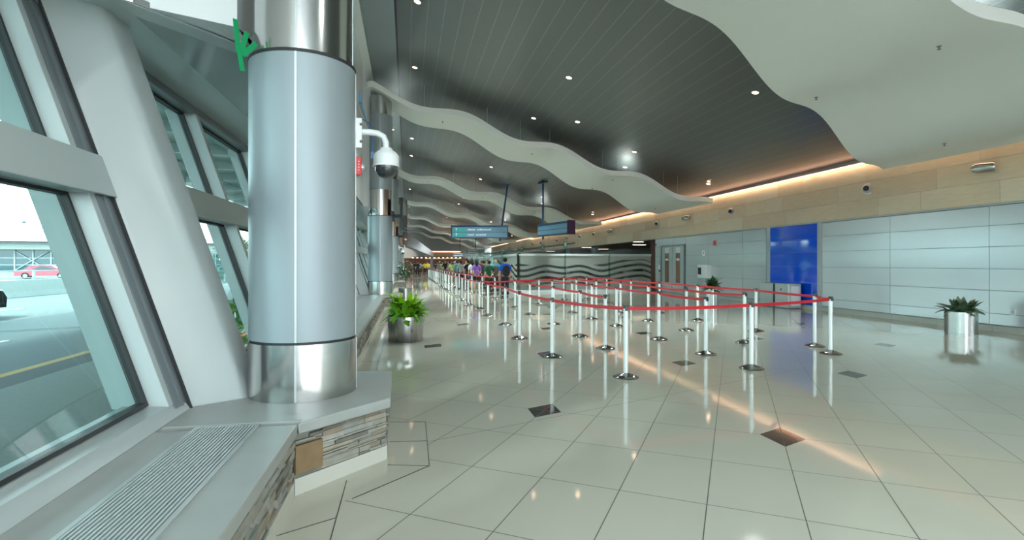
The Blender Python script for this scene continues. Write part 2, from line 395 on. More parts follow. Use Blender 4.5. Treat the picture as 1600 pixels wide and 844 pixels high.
def bay(k):
    y = COLY[k]; far = k > 2
    top = MB().prism(bay_top(k), .42, .5).build('sill_slab', M['sill'], bevel=.012)
    root = empty('stone_bench', (0, 0, 0))
    top.parent = root; top.name = 'stone_top'
    names = {0: 'pale stone window bench behind and beside the viewer, nearest', 1: 'pale stone window bench with stacked-stone facing wrapping the nearest big column'}
    # core + facings
    pl = [(-1.6, y - .86), (-.76, y - .86), (-.76, y - .94), (-.175, y - .36), (-.19, y + .66), (-.76, y + .79), (-.76, y + P_BAY - 1), (-1.6, y + P_BAY - 1)]
    MB().prism(pl, 0, .42).build('core', M['mortar'], root)
    f = MB()
    edges = [(pl[2], pl[3]), (pl[3], pl[4]), (pl[4], pl[5]), (pl[5], pl[6])]
    for i, (p, q) in enumerate(edges):
        if k == 1 and i == 0:
            # leave room for the ochre slab at the left end
            P = Vector((*p, 0)); Q = Vector((*q, 0)); d = (Q - P).normalized()
            e = P + d * .22
            inset_face(f, (e.x, e.y), q, .115, .42, 7)
            inset_face(f, p, (e.x, e.y), .34, .42, 8)
            inset_face(f, p, (e.x, e.y), .115, .14, 9)
        else: inset_face(f, p, q, .115, .42, 11 * k + i, far)
    f.build('stone_facing', M['stone'], root)
    if k == 1:
        P = Vector((*pl[2], 0)); Q = Vector((*pl[3], 0)); d = (Q - P).normalized(); n_ = Vector((d.y, -d.x, 0))
        a = P + d * .005; c = P + d * .215
        g = MB(); g.hexa([v + Vector((0, 0, z)) for z in (.142, .335) for v in (a, a + n_ * .022, c + n_ * .03, c)])
        tag(g.build('ochre_slab', M['stone_tan'], root), 'large square ochre slate in the stone facing')
    t = MB()
    for p, q in edges:
        P = Vector((*p, 0)); Q = Vector((*q, 0)); L = (Q - P).length; d = (Q - P).normalized(); n_ = Vector((d.y, -d.x, 0))
        cnt = max(1, round(L / .55))
        for i in range(cnt):
            a = P + d * (L * i / cnt + .002); c = P + d * (L * (i + 1) / cnt - .002)
            t.hexa([v + Vector((0, 0, z)) for z in (0, .112) for v in (a - n_ * .01, a + n_ * .018, c + n_ * .018, c - n_ * .01)])
    t.build('base_tile', M['tile_white'], root)
    lab = {0: 'pale stone bench with stacked-stone front beside the nearest window, left foreground',
           1: 'stone bench wrapping the nearest big column and running to the next column',
           2: 'stone bench wrapping the second column along the windows'}.get(k, 'distant stone bench at the foot of a far window column')
    tag(root, lab, 'bench', 'stone benches under the windows' if k > 2 else None)
    # heater grille lying on the top
    g = empty('floor_convector_grille', (0, 0, .5))
    y0, y1 = y + 1.5, y + P_BAY - .98
    if k == 1: y0 = y + 1.2
    fr = MB()
    for x0, x1 in ((-1.36, -1.335), (-.985, -.96)): fr.box(x0, x1, y0, y1, 0, .008)
    fr.box(-1.36, -.96, y0 - .025, y0, 0, .008); fr.box(-1.36, -.96, y1, y1 + .025, 0, .008)
    fr.build('frame', M['kiosk'], g)
    MB().box(-1.335, -.985, y0, y1, .0005, .002).build('tray', M['dark'], g)
    s = MB(); n_ = 17
    for i in range(n_):
        x = -1.333 + i * .3475 / n_ + .003; s.box(x, x + .0115, y0, y1, .002, .009)
    s.build('slats', M['frame_white'], g)
    lb = {0: 'long slatted heater grille set in the stone bench, left foreground', 1: 'slatted heater grille in the bench between first and second columns'}.get(k, 'slatted heater grille in a distant window bench')
    tag(g, lb, 'heater grille', 'distant heater grilles' if k > 1 else None)
for k in range(0, NB): bay(k)

# ------------------------------------------------------------------ leaning window wall
wn = [0]
def lean_box(b, y0, y1, z0, z1, o0, o1):
    b.hexa([(LX(z, o), y, z) for z in (z0, z1) for o, y in ((o0, y0), (o1, y0), (o1, y1), (o0, y1))])
G = -.17
def window(y0, y1, z0, z1):
    wn[0] += 1
    p = MB(); lean_box(p, y0 + .02, y1 - .02, z0 + .015, z1 - .015, G - .01, G + .01)
    fr = MB()
    for a in ((y0, y0 + .026, z0, z1), (y1 - .026, y1, z0, z1), (y0 + .026, y1 - .026, z0, z0 + .022), (y0 + .026, y1 - .026, z1 - .022, z1)):
        lean_box(fr, *a, G - .03, G + .035)
    o = struct(fr.build('window_%d' % wn[0], M['gasket']))
    gp = p.build('glass_pane', M['glass'], o)
tn = [2]
def trim(b, mat, bevel=0, nm='trim'):
    tn[0] += 1; return struct(b.build('trim_%d' % tn[0], mat, bevel=bevel))
FINW = .52
for k in range(0, NB):
    yc = COLY[k]; ya = yc + .15; yb = yc + P_BAY - .43          # clear run of windows between two fins
    if k == 0: ya, yb = yc + .15, 4.17
    n_ = 6; step = (yb - ya) / n_
    ends = [ya + step * i for i in range(n_ + 1)]
    hb = MB()                                                  # transom + head + cill beams (one straight run per bay)
    lean_box(hb, ya - .2, yb + .22, 2.06, 2.36, G - .05, .03)
    trim(hb, M['frame_white'], .008)
    hb = MB(); lean_box(hb, ya - .2, yb + .2, 3.42, 3.56, G - .05, .0); trim(hb, M['frame_grey'], .004)
    hb = MB(); hb.hexa([(LX(.5, -.3), ya - .2, .5), (LX(.5, 0), ya - .2, .5), (LX(.5, 0), yb + .2, .5), (LX(.5, -.3), yb + .2, .5), (LX(.6, -.3), ya - .2, .6), (LX(.6, -.02), ya - .2, .585), (LX(.6, -.02), yb + .2, .585), (LX(.6, -.3), yb + .2, .6)])
    trim(hb, M['frame_white'], .004)
    for i in range(1, n_):
        mb_ = MB(); y = ends[i]
        lean_box(mb_, y - .05, y + .05, .58, 3.46, G - .16, -.0); trim(mb_, M['frame_white'], .006)
    for i in range(n_):
        a = ends[i] + (.05 if i else 0); c = ends[i + 1] - (.05 if i < n_ - 1 else 0)
        if i == n_ - 1: c -= .06
        window(a, c, .6, 2.06); window(a, c, 2.36, 3.42)
        if i == n_ - 1:
            # stepped jamb next to the fin: pale reveal, outer cap, then ribbed grey frame
            j = MB(); lean_box(j, c, c + .07, .58, 3.46, G - .2, -.015); trim(j, M['frame_white'], .004)
            j = MB(); lean_box(j, c + .07, c + .15, .55, 3.6, G, -.005); lean_box(j, c + .15, c + .17, .55, 3.6, G, .006); lean_box(j, c + .17, c + .19, .55, 3.6, G, -.004); lean_box(j, c + .19, c + .3, .55, 3.6, G, -.012)
            trim(j, M['frame_grey'])
    # fin
    fy = COLY[k + 1]
    poly = [(-1.8, fy - .40), (-1.57, fy - .40), (-1.3, fy - .235), (-1.255, fy - .19), (-1.24, fy - .13), (-1.24, fy + .16), (-1.8, fy + .16)]
    sh = lambda x, y, z: (x - T * (z - .5), y, z)
    fb = MB().prism(poly, .495, 4.3, sh); trim(fb, M['frame_white'], .02)
    fb = MB().prism([(-1.8, fy - .425), (-1.575, fy - .425), (-1.575, fy - .401), (-1.8, fy - .401)], .5, 4.3, sh); trim(fb, M['dark'])
    # upper wall, soffit
    y = COLY[k + 1]
    yprev = COLY[k] + .8 if k else Y0
    xin = -2.0 if k == 0 else -1.45
    w_ = .07
    poly = [(xin, yprev), (xin, y - .45 if k == 0 else y - .8), (-1.25, y + .45 if k == 0 else y - .2), (-1.25, y + .5), (-1.45, y + .8), (-1.45 - w_, y + .8), (-1.25 - w_ * 1.5, y + .4), (-1.25 - w_ * 1.5, y - .1), (xin - w_, y - .4 if k == 0 else y - .75), (xin - w_, yprev)]
    def upper(z0, z1):
        z0 = max(z0, 3.5)
        return MB().prism(poly, z0, z1)
    struct(upper(3.35, 6.37).build('wall_left', M['wall_upper']))
    struct(upper(6.41, CZ(-1.4) + .3).build('wall_left', M['wall_upper']))
    jj = MB().prism([(x - .02, yy) for x, yy in poly], 6.36, 6.42); trim(jj, M['dark'])
    lines = MB()
    sf = MB()
    sf.prism([(-2.85, yprev), (-2.07, yprev), (-2.07, y + .8), (-2.85, y + .8)], 3.54, 3.6)
    if k == 0: sf.prism([(-2.06, y - .5), (-1.97, y - .42), (-1.3, y + .42), (-1.3, y + .8), (-2.06, y + .8)], 3.49, 3.54)
    else: sf.prism([(-2.05, yprev), (-1.45, yprev), (-1.45, y - .8), (-1.27, y - .25), (-1.27, y + .5), (-1.4, y + .8), (-2.05, y + .8)], 3.49, 3.54)
    trim(sf, M['soffit'])
    if k == 0:
        ds = MB().prism([(-2.06, y - .5), (-1.2, y + .52), (-1.34, y + .64), (-2.06, y - .2)], 3.484, 3.489); trim(ds, M['soffit_light'])
    ds = MB().prism([(-2.62, yprev), (-2.08, yprev), (-2.08, y + .8), (-2.62, y + .8)], 3.53, 3.539); trim(ds, M['soffit_light'])
    # backing above soffit closes the building skin
    MBx = MB().box(-3.4, -1.2, yprev - .1, y + .9, 8.2, 8.4); trim(MBx, M['wall_upper'])
    MBx = MB().box(-3.0, -2.9, yprev - .1, y + .9, 3.5, 8.3); trim(MBx, M['wall_upper'])
# dark joint in the white bulkhead seam
# ------------------------------------------------------------------ columns
def column(k):
    y = COLY[k]; x = -.86 if k < 2 else -.92
    root = empty('column', (x, y, 0))
    def ring(name, r, z0, z1, mat):
        return MB().lathe([(r, z0), (r, z1)], n=64).build(name, mat, root)
    ring('base_band', .43, .501, .945, M['steel'])
    ring('joint_ring', .415, .945, .965, M['dark'])
    ring('lower_shaft', .423, .965, 3.22, M['shaft'])
    ring('joint_ring', .427, 3.22, 3.245, M['dark'])
    ring('middle_band', .398, 3.245, 4.13, M['steel'])
    ring('upper_shaft', .423, 4.13, 6.72, M['shaft'])
    ring('capital', .4, 6.72, 7.36, M['steel'])
    base = math.atan2(-.985, .175) - R(8)
    for j in range(4):
        th = base + j * PI / 2
        m = MB(); mt = Matrix.Rotation(th, 4, 'Z')
        m.box(.39, .4325, -.008, .008, .505, .945, mt); m.box(.39, .4265, -.008, .008, .965, 3.22, mt); m.box(.38, .402, -.008, .008, 3.245, 4.13, mt); m.box(.39, .4265, -.008, .008, 4.13, 6.72, mt)
        m.build('seam_strip', M['chrome'], root)
    lab = {0: 'round silver column behind the viewer', 1: 'huge round silver column with steel bands, nearest, by the foreground window', 2: 'second silver column, whose top meets the large white wave panel', 3: 'third silver column, just behind the second one'}.get(k, 'distant silver column in the row along the windows')
    tag(root, lab, 'column', 'distant columns along the windows' if k > 3 else None)
for k in range(1, NB): column(k)

# ------------------------------------------------------------------ ceiling
cl = MB()
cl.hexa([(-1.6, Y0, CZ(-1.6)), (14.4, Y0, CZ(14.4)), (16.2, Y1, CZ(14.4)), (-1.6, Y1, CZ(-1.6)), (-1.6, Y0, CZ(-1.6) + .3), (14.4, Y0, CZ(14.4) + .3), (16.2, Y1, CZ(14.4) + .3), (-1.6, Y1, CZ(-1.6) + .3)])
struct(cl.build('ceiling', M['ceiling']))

def surf(x): return 7.33 - .24 * x + .17 * math.sin(2 * PI * (x - 1.2) / 3.64)
def wave(k):
    y0 = 18.6 + P_BAY * (k - 1) + (.7 if k == 0 else .2 if k == 1 else .7)
    root = empty('wave_panel', (0, y0, 0))
    n = 120; xl = -1.5 if k < 5 else -.4; xs = [xl + i * (12.98 - xl) / n for i in range(n + 1)]
    def depth(x):
        d = (1.4 + .32 * x) if k == 0 else (1.75 + .27 * x)
        return max(d, .9)
    m = MB(); bm = m.bm
    rows = []
    for x in xs:
        sk = (.175 if k < 2 else .06) * x
        e = min(1, max(0, (x - xl) / .45)); rnd = math.sqrt(1 - (1 - e) ** 2)       # rounded left end
        f = y0 * 0 + sk; c = f + depth(x) / 2; h = depth(x) / 2 * max(rnd, .06)
        z = surf(x); e2 = max(0, .35 - (x - xl)); z -= e2 * .45
        th = .2
        rows.append([bm.verts.new((x, c - h, z)), bm.verts.new((x, c + h, z)), bm.verts.new((x, c + h, z - th)), bm.verts.new((x, c - h, z - th))])
    for a, b_ in zip(rows, rows[1:]):
        for i in range(4): bm.faces.new([a[i], a[(i + 1) % 4], b_[(i + 1) % 4], b_[i]])
    bm.faces.new(rows[0]); bm.faces.new(rows[-1])
    m.sm = True
    m.build('panel', M['wave'], root)
    if k < 5:
        for x in (.6, 2.9, 4.2, 5.4, 7.7, 8.4, 10.6, 11.3):
            h = MB(); yy = (.175 if k < 2 else .06) * x + .25
            h.tube([(x, yy, surf(x) - .02), (x, yy, CZ(x) - .0)], .004 if k < 3 else .008, 5)
            h.build('hanger_rod', M['post'], root)
    for x, dy in ((1.3, 1.0), (4.9, 1.2), (8.5, 3.6), (8.45, .9), (11.6, 2.9)) if k < 3 else ():
        s_ = MB(); z = surf(x) - .2; yy = (.175 if k < 2 else .06) * x + dy
        s_.lathe([(.035, z - .008), (.035, z)], (x, yy, 0), 10); s_.lathe([(.009, z - .05), (.012, z)], (x, yy, 0), 8); s_.lathe([(.028, z - .055), (.028, z - .05)], (x, yy, 0), 10)
        s_.build('sprinkler_head', M['frame_grey'], root)
    lab = ['large white wavy ceiling panel overhead at the top right, nearest', 'long white wavy ceiling panel starting at the second column', 'third white wavy ceiling panel, passing behind the poles of the hanging signs', 'fourth white wavy ceiling panel, just beyond the third'][k] if k < 4 else 'distant white wavy ceiling panel among the closely stacked far ones'
    tag(root, lab, 'ceiling panel', 'far wavy ceiling panels' if k > 3 else None)
for k in range(0, 7): wave(k)

# downlights
dl = empty('downlight', (0, 0, 0))
MB().lathe([(.072, -.004), (.095, -.012), (.1, 0), (.1, .01), (.075, .01), (.072, -.004)], n=20, cap=False).build('trim_ring', M['chrome'], dl)
MB().lathe([(.071, -.007), (.071, .004)], n=20).build('lens', M['lamp'], dl)
spots = []
for k in range(-2, 6):
    for x, y in ((.25, 13.2), (.25, 17.65), (4.55, 14.74), (4.55, 19.1), (8.66, 12.14), (8.66, 19.5), (12.6, 20.8), (5.9, 18.1), (9.3, 21.9)):
        if y + k * 14.5 > -8 and (k == 0 or x not in (5.9,)): spots.append((x, y + k * 14.5, k))
    if k == 0: spots.append((-.71, 26.97, 1))
sd = bpy.data.lights.new('downlight_beam', 'SPOT'); sd.energy = DOWN; sd.spot_size = R(125); sd.spot_blend = .8; sd.shadow_soft_size = .3; sd.color = (.93, 1, .96)
sd2 = sd.copy(); sd2.energy = DOWN_FAR
so_ = bpy.data.objects.new('downlight_beam', sd); COL.objects.link(so_); so_.parent = dl; so_.location = (0, 0, -.03)
first = True
spots.sort(key=lambda t: round(t[1] - t[2] * 14.5, 2) in (19.1, 19.5, 20.8, 17.65))
row_n = {.25: 'closest to the window wall', 4.55: 'second from the window wall', 8.66: 'third from the window wall', 12.6: 'next to the glowing cove'}
tilt = math.atan(.24)
for x, y, k in spots:
    o = dl if first else copy_tree(dl); first = False
    o.location = (x, y, CZ(x) - .012); o.rotation_euler = (0, tilt, 0)
    for c_ in o.children:
        if c_.type == 'LIGHT' and y > 24: c_.data = sd2
    if round(y - k * 14.5, 2) in (19.1, 19.5, 20.8, 17.65):                  # lamps next to the hung panels are dimmed
        for c_ in list(o.children):
            if c_.type == 'LIGHT': bpy.data.objects.remove(c_)
    if (x, y) == (.25, 13.2): lab, g = 'recessed ceiling spotlight at the top edge beside the big column', None
    elif (x, y) == (.25, 17.65): lab, g = 'recessed ceiling spotlight above the left end of the second wave panel', None
    elif (x, y) == (4.55, 14.74): lab, g = 'recessed ceiling spotlight in the middle of the grey planks, between big wave panels', None
    elif (x, y) == (4.55, 19.1): lab, g = 'recessed ceiling spotlight just above the crest of the second wave panel', None
    elif (x, y) == (8.66, 12.14): lab, g = 'recessed ceiling spotlight beside the edge of the huge near wave panel', None
    elif (x, y) == (8.66, 19.5): lab, g = 'recessed ceiling spotlight above the right half of the second wave panel', None
    elif (x, y) == (12.6, 20.8): lab, g = 'recessed ceiling spotlight close to the cove and the wave panel end', None
    else: lab, g = 'small distant recessed spotlight in the grey plank ceiling', 'distant recessed ceiling spotlights'
    tag(o, lab, 'ceiling light', g)

# ------------------------------------------------------------------ right wall
WR = Matrix.Rotation(-R(1.26), 4, 'Z')
def panels(name, y_edges, z_edges, mat, off, th=.02, gap=.006, parent=None, stagger=None, seed=1):
    rnd = random.Random(seed); m = MB()
    for r, (z0, z1) in enumerate(zip(z_edges, z_edges[1:])):
        for a, c in zip(y_edges, y_edges[1:]):
            xa, xc = WX(a), WX(c)
            j = rnd.uniform(-.002, .002)
            m.hexa([(x + o, y, z) for z in (z0 + gap, z1 - gap) for x, y, o in ((xa, a + gap, -off - th + j), (xc, c - gap, -off - th + j), (xc, c - gap, -off), (xa, a + gap, -off))])
    return m.build(name, mat, parent)
wy0, wy1 = -8.8, 28.5
def wall_slab(y0, y1, z0, z1, d0, d1, name, mat):
    return struct(MB().hexa([(WX(y) + o, y, z) for z in (z0, z1) for y, o in ((y0, d0), (y0, d1), (y1, d1), (y1, d0))]).build(name, mat))
wall_slab(wy0, wy1, 0, 2.95, 0, .25, 'wall_right', M['panel_back'])
ZE = [.14, .40, .94, 1.45, 1.97, 2.47, 2.93]
ye = [-8.5, -5.8, -3.1, -.4, 2.2, 4.9, 7.58, 10.28, 12.99, 15.62]
wp = panels('wall_right', ye, ZE, M['panel'], 0); struct(wp)
wp = panels('wall_right', [18.55, 20.1, 22.8, 24.95], ZE, M['panel'], 0, seed=3); struct(wp)
wp = panels('wall_right', [24.95, 26.3, 27.75], [2.55, 2.93], M['panel'], 0, seed=4); struct(wp)
wp = panels('wall_right', [27.75, 28.5], ZE, M['panel'], 0, seed=5); struct(wp)
# blue feature panel with silver jambs
bl = empty('blue_glass_panel', (0, 0, 0))
m = MB()
m.hexa([(WX(y) - o, y, z) for z in (.14, 2.93) for y, o in ((15.82, .03), (18.3, .03), (18.3, 0), (15.82, 0))]); m.build('glass_sheet', M['blue'], bl)
for z in (.9, 1.45, 1.97, 2.42):
    m = MB(); m.hexa([(WX(y) - o, y, zz) for zz in (z, z + .008) for y, o in ((15.82, .032), (18.3, .032), (18.3, .028), (15.82, .028))]); m.build('joint_line', M['blue_line'], bl)
for a in (15.62, 18.3):
    m = MB(); m.hexa([(WX(y) - o, y, z) for z in (.1, 2.94) for y, o in ((a, .045), (a + .2, .045), (a + .2, 0), (a, 0))]); m.build('jamb', M['frame_white'], bl)
tag(bl, 'tall bright blue glossy glass panel set in the silver right wall', 'wall panel')
# floor curb and top trims
m = MB()
yy = wy0
while yy < 24.9:
    e = min(yy + 1.35, 24.9)
    m.hexa([(WX(y) + o, y, z) for z in (0, .13) for y, o in ((yy + .003, -.16), (e - .003, -.16), (e - .003, 0), (yy + .003, 0))]); yy = e
struct(m.build('baseboard_right', M['curb']))
wall_slab(wy0, 100, 2.945, 2.985, -.03, .2, 'trim_90', M['chrome'])
# bulkhead with veneer
wall_slab(wy0, 100, 2.95, 4.85, 0.01, .25, 'wall_right', M['panel_back'])
fz = [2.99, 3.52, 4.05, 4.6]
for r in range(3):
    rnd = random.Random(r + 5); ys = [wy0]
    while ys[-1] < 100: ys.append(ys[-1] + rnd.choice([1.35, 2.7, .9, 2.0]))
    ys[-1] = 100
    struct(panels('wall_right', ys, fz[r:r + 2], M['fascia'], -.01, .02, .003, seed=r))
# cove light
for a in range(-8, 98, 6):
    m = MB(); a1 = a + 5.98
    m.hexa([(WX(y) + o, y, z) for z in (4.61, 4.65) for y, o in ((a, -.03), (a1, -.02), (a1, .0), (a, .0))])
    m.hexa([(WX(y) + o, y, z) for z in (4.325, 4.345) for y, o in ((a, -.14), (a1, -.14), (a1, .0), (a, .0))]) if False else None
    o = m.build('cove_light', M['cove'])
    if a < 60:
        ad = bpy.data.lights.new('cove_glow', 'AREA'); ad.shape = 'RECTANGLE'; ad.size = 5.9; ad.size_y = .06; ad.energy = 6.5; ad.color = (1, .66, .42)
        ao = bpy.data.objects.new('cove_glow', ad); COL.objects.link(ao); ao.parent = o; ym = (a + a1) / 2; ao.location = (WX(ym) - .12, ym, 4.6); ao.rotation_euler = (0, R(-22), R(90 - 1.26))
        ao.rotation_euler = (Matrix.Rotation(-R(1.26), 4, 'Z') @ Matrix.Rotation(R(-25), 4, 'Y') @ Matrix.Rotation(PI / 2, 4, 'Z')).to_euler()
    tag(o, 'glowing warm cove light strip along the top of the wood fascia', 'cove light', 'cove light strips above the wood fascia')

# door in the silver wall
dr = struct(MB().build('door_1', M['frame_grey'])) if False else None
droot = empty('door_1'); struct(droot)
def wbox(y0, y1, z0, z1, d0, d1):   # box standing proud of the right wall
    return MB().hexa([(WX(y) - o, y, z) for z in (z0, z1) for y, o in ((y0, d1), (y1, d1), (y1, d0), (y0, d0))])
M['door'] = noisy('pale grey door', (.42, .49, .49), (.45, .52, .52), 2, .4)
M['vision'] = base_mat('vision glass with painted reflection', (.22, .09, .06), .1, 0, coat=1)  # red-brown reflection put into the pane colour
for a, c in ((25.0, 25.12), (27.62, 27.74)): wbox(a, c, 0, 2.5, 0, .06).build('door_frame', M['frame_grey'], droot)
wbox(25.0, 27.74, 2.5, 2.56, 0, .06).build('door_frame', M['frame_grey'], droot)
for a in (25.13, 26.39):
    lf = wbox(a, a + 1.22, .02, 2.49, 0, .04).build('door_leaf', M['door'], droot)
    wbox(a + .38, a + .84, .55, 2.12, .04, .045).build('vision_panel', M['vision'], lf)
    wbox(a + .38, a + .84, 2.13, 2.42, .04, .045).build('upper_pane', M['white'], lf)
    wbox(a + .44, a + .78, 1.72, 1.84, .045, .048).build('notice', M['letter'], lf)
wbox(26.28, 26.32, 1.0, 1.18, .04, .11).build('door_handle', M['chrome'], droot)

# little things on the walls
def on_wall(name, y, z, w_, h, d, mat, lab, cat, parent=None):
    o = wbox(y - w_ / 2, y + w_ / 2, z - h / 2, z + h / 2, 0.018, .018 + d).build(name, mat, parent, bevel=.006)
    if lab: tag(o, lab, cat)
    return o
fa = on_wall('fire_alarm', 22.2, 2.5, .14, .22, .06, M['red_plastic'], 'small red fire alarm high on the silver wall left of the blue panel', 'alarm')
s_ = MB().ball((WX(22.2) - .085, 22.2, 2.45), .03); s_.build('strobe_lens', M['clear'], fa)
no = on_wall('wall_notice', 23.2, 2.06, .24, .26, .01, M['white'], 'small square white notice above the white wall box', 'notice')
wbox(23.17, 23.23, 2.0, 2.13, .028, .031).build('printed_mark', M['red_plastic'], no)
ph = on_wall('wall_cabinet', 22.95, 1.2, .85, .62, .24, M['white'], 'white wall box with dark picture beside the double door', 'cabinet')
m = MB().hexa([(WX(22.5) + dx, 22.515, z) for z in (1.04, 1.36) for dx in (-.2, -.08)] * 2) if False else None
b = MB(); b.box(WX(23.1) - .262, WX(23.1) - .257, 22.72 + .3, 22.72 + .6, 1.05, 1.38); b.build('picture', M['black'], ph)
mc = on_wall('door_camera', 28.2, 2.62, .14, .14, .1, M['white'], 'tiny white camera above the double door corner', 'camera'); MB().ball((WX(28.2) - .14, 28.15, 2.6), .045).build('lens', M['black'], mc)
so = on_wall('power_socket', 9.75, .47, .1, .14, .03, M['white'], 'small white socket low on the silver wall right of the planter', 'socket')
MB().box(WX(9.75) - .055, WX(9.75) - .045, 9.72, 9.78, .43, .51).build('plug_face', M['kiosk'], so)
ja = on_wall('wall_jack', 27.9, 1.35, .14, .3, .05, M['white'], 'white access reader beside the double door', 'card reader'); wbox(27.86, 27.94, 1.12, 1.24, .02, .08).build('keypad', M['black'], ja)

# jet nozzles and cylinder lamps on the veneer
nz0 = empty('air_nozzle')
rot = Matrix.Rotation(-PI / 2, 4, 'Y')
MB().lathe([(.165, 0), (.165, .015), (.14, .03), (.12, .03)], mat=rot, n=28).build('flange', M['white'], nz0)
MB().lathe([(.125, .02), (.135, .07), (.115, .13), (.09, .16), (.085, .16), (.08, .12)], mat=rot, n=28).build('nozzle_ball', M['kiosk'], nz0)
MB().lathe([(.078, .13), (.078, .163)], mat=rot, n=24).build('nozzle_opening', M['black'], nz0)
nz_y = [13.75, 20.9, 28.2, 39.3, 43.0, 50.5, 57.5]
for i, y in enumerate(nz_y):
    o = nz0 if i == 0 else copy_tree(nz0)
    o.location = (WX(y) - .03, y, 3.82); o.rotation_euler = (0, R(0), R(38) if i else R(28))
    tag(o, ['round silver air nozzle on the wood fascia, above right of the blue panel', 'round air nozzle on the wood fascia, between the two cylinder lamps', 'round air nozzle on the fascia above the double door corner'][i] if i < 3 else 'distant round air nozzle on the far wood fascia', 'air nozzle', 'distant air nozzles on the fascia' if i > 2 else None)
cy0 = empty('wall_lamp')
def cyl_lamp():
    mt = Matrix.Rotation(-PI / 2, 4, 'Y')
    MB().lathe([(.055, 0), (.055, .1)], mat=mt, n=20).build('bracket', M['kiosk'], cy0)
    ang = Matrix.Translation((-.18, 0, 0)) @ Matrix.Rotation(R(90), 4, 'X') @ Matrix.Rotation(R(0), 4, 'Y')
    o = MB().lathe([(.06, -.24), (.1, -.2), (.12, -.1), (.12, .16), (.105, .2)], mat=ang, n=24).build('lamp_body', M['steel'], cy0)
    MB().lathe([(.095, .2), (.095, .205)], mat=ang, n=24).build('lens', M['clear'], cy0)
cyl_lamp()
for i, y in enumerate([10.35, 24.7, 35.6, 47, 62, 78, -4]):
    o = cy0 if i == 0 else copy_tree(cy0)
    o.location = (WX(y) - .01, y, 3.84); o.rotation_euler = (R(0), 0, R(25))
    tag(o, ['silver cylinder lamp on the wood fascia at the far right, nearest', 'silver cylinder lamp on the fascia above the door, second along'][i] if i < 2 else 'distant silver cylinder lamp on the far wood fascia', 'wall lamp', 'distant cylinder lamps' if i > 1 else None)
# turquoise number plates hanging under the distant fascia
for i, (y, z) in enumerate(((47.0, 3.3), (56.0, 3.3), (68, 3.35), (84, 3.4))):
    b = MB().box(WX(y) - .35, WX(y) - .03, y - .03, y + .03, z - .3, z + .3).build('counter_number_sign', M['teal'])
    MB().box(WX(y) - .3, WX(y) - .1, y - .04, y - .03, z - .2, z + .2).build('numeral_plate', M['letter'], b)
    tag(b, 'small turquoise plate sticking out of the distant wood fascia', 'sign', 'turquoise plates on the distant fascia')

# grey cabinets in front of the blue panel
kr = empty('recycling_cabinet', (12.98, 17.15, 0), R(-91.5 + 90 - 0))
for s2, (a, c) in enumerate(((-.78, -.06), (.03, .78))):
    MB().box(0, .5, a, c, .03, .86).build('cabinet_body', M['kiosk'], kr, bevel=.01)
MB().box(-.01, .49, -.06, .03, .02, .85).build('centre_divider', M['black'], kr)
MB().box(.03, .47, -.75, .75, 0, .03).build('plinth', M['frame_grey'], kr)
MB().box(-.012, 0, -.42, -.38, .62, .7).build('lock', M['black'], kr)
MB().box(.08, .42, -.81, -.785, .1, .78).build('side_vent', M['white'], kr)
tag(kr, 'low grey steel twin cabinet with black divider before the blue panel', 'cabinet')

# ------------------------------------------------------------------ glass screens and area beyond
def screen(name, p, q, npan, lab, fins=True):
    root = empty(name, (0, 0, 0)); P = Vector((*p, 0)); Q = Vector((*q, 0)); d = (Q - P).normalized(); n_ = Vector((-d.y, d.x, 0)); L = (Q - P).length
    for i in range(npan):
        a = P + d * (L * i / npan + .01); c = P + d * (L * (i + 1) / npan - .01)
        m = MB(); m.hexa([v + Vector((0, 0, z)) for z in (.12, 2.4) for v in (a - n_ * .007, c - n_ * .007, c + n_ * .007, a + n_ * .007)])
        m.build('glass_pane', M['frosted'], root)
        m = MB(); m.hexa([v + Vector((0, 0, z)) for z in (.12, 2.42) for v in (a - n_ * .0 - d * .03, a - n_ * .0, a - n_ * .22, a - n_ * .22 - d * .03)])
        m.build('glass_fin', M['glass_green'], root)
        for s3 in (-1, 1):
            m = MB().ball(a + n_ * .03 * s3 + Vector((0, 0, 2.03)), .045, seg=10); m.build('clamp', M['chrome'], root)
    m = MB(); m.hexa([v + Vector((0, 0, z)) for z in (1.98, 2.1) for v in (P - n_ * .05, Q - n_ * .05, Q - n_ * .02, P - n_ * .02)]); m.build('top_rail', M['frame_white'], root)
    m = MB(); m.hexa([v + Vector((0, 0, z)) for z in (0, .13) for v in (P - n_ * .04, Q - n_ * .04, Q + n_ * .04, P + n_ * .04)]); m.build('bottom_rail', M['kiosk'], root)
    tag(root, lab, 'glass screen'); return root
screen('glass_screen', (5.95, 28.3), (13.6, 28.35), 3, 'frosted glass screen with wavy stripes crossing behind the belt queue')
screen('glass_screen', (5.85, 52.0), (5.85, 28.4), 6, 'glass screen with wave pattern running away beside the queue')
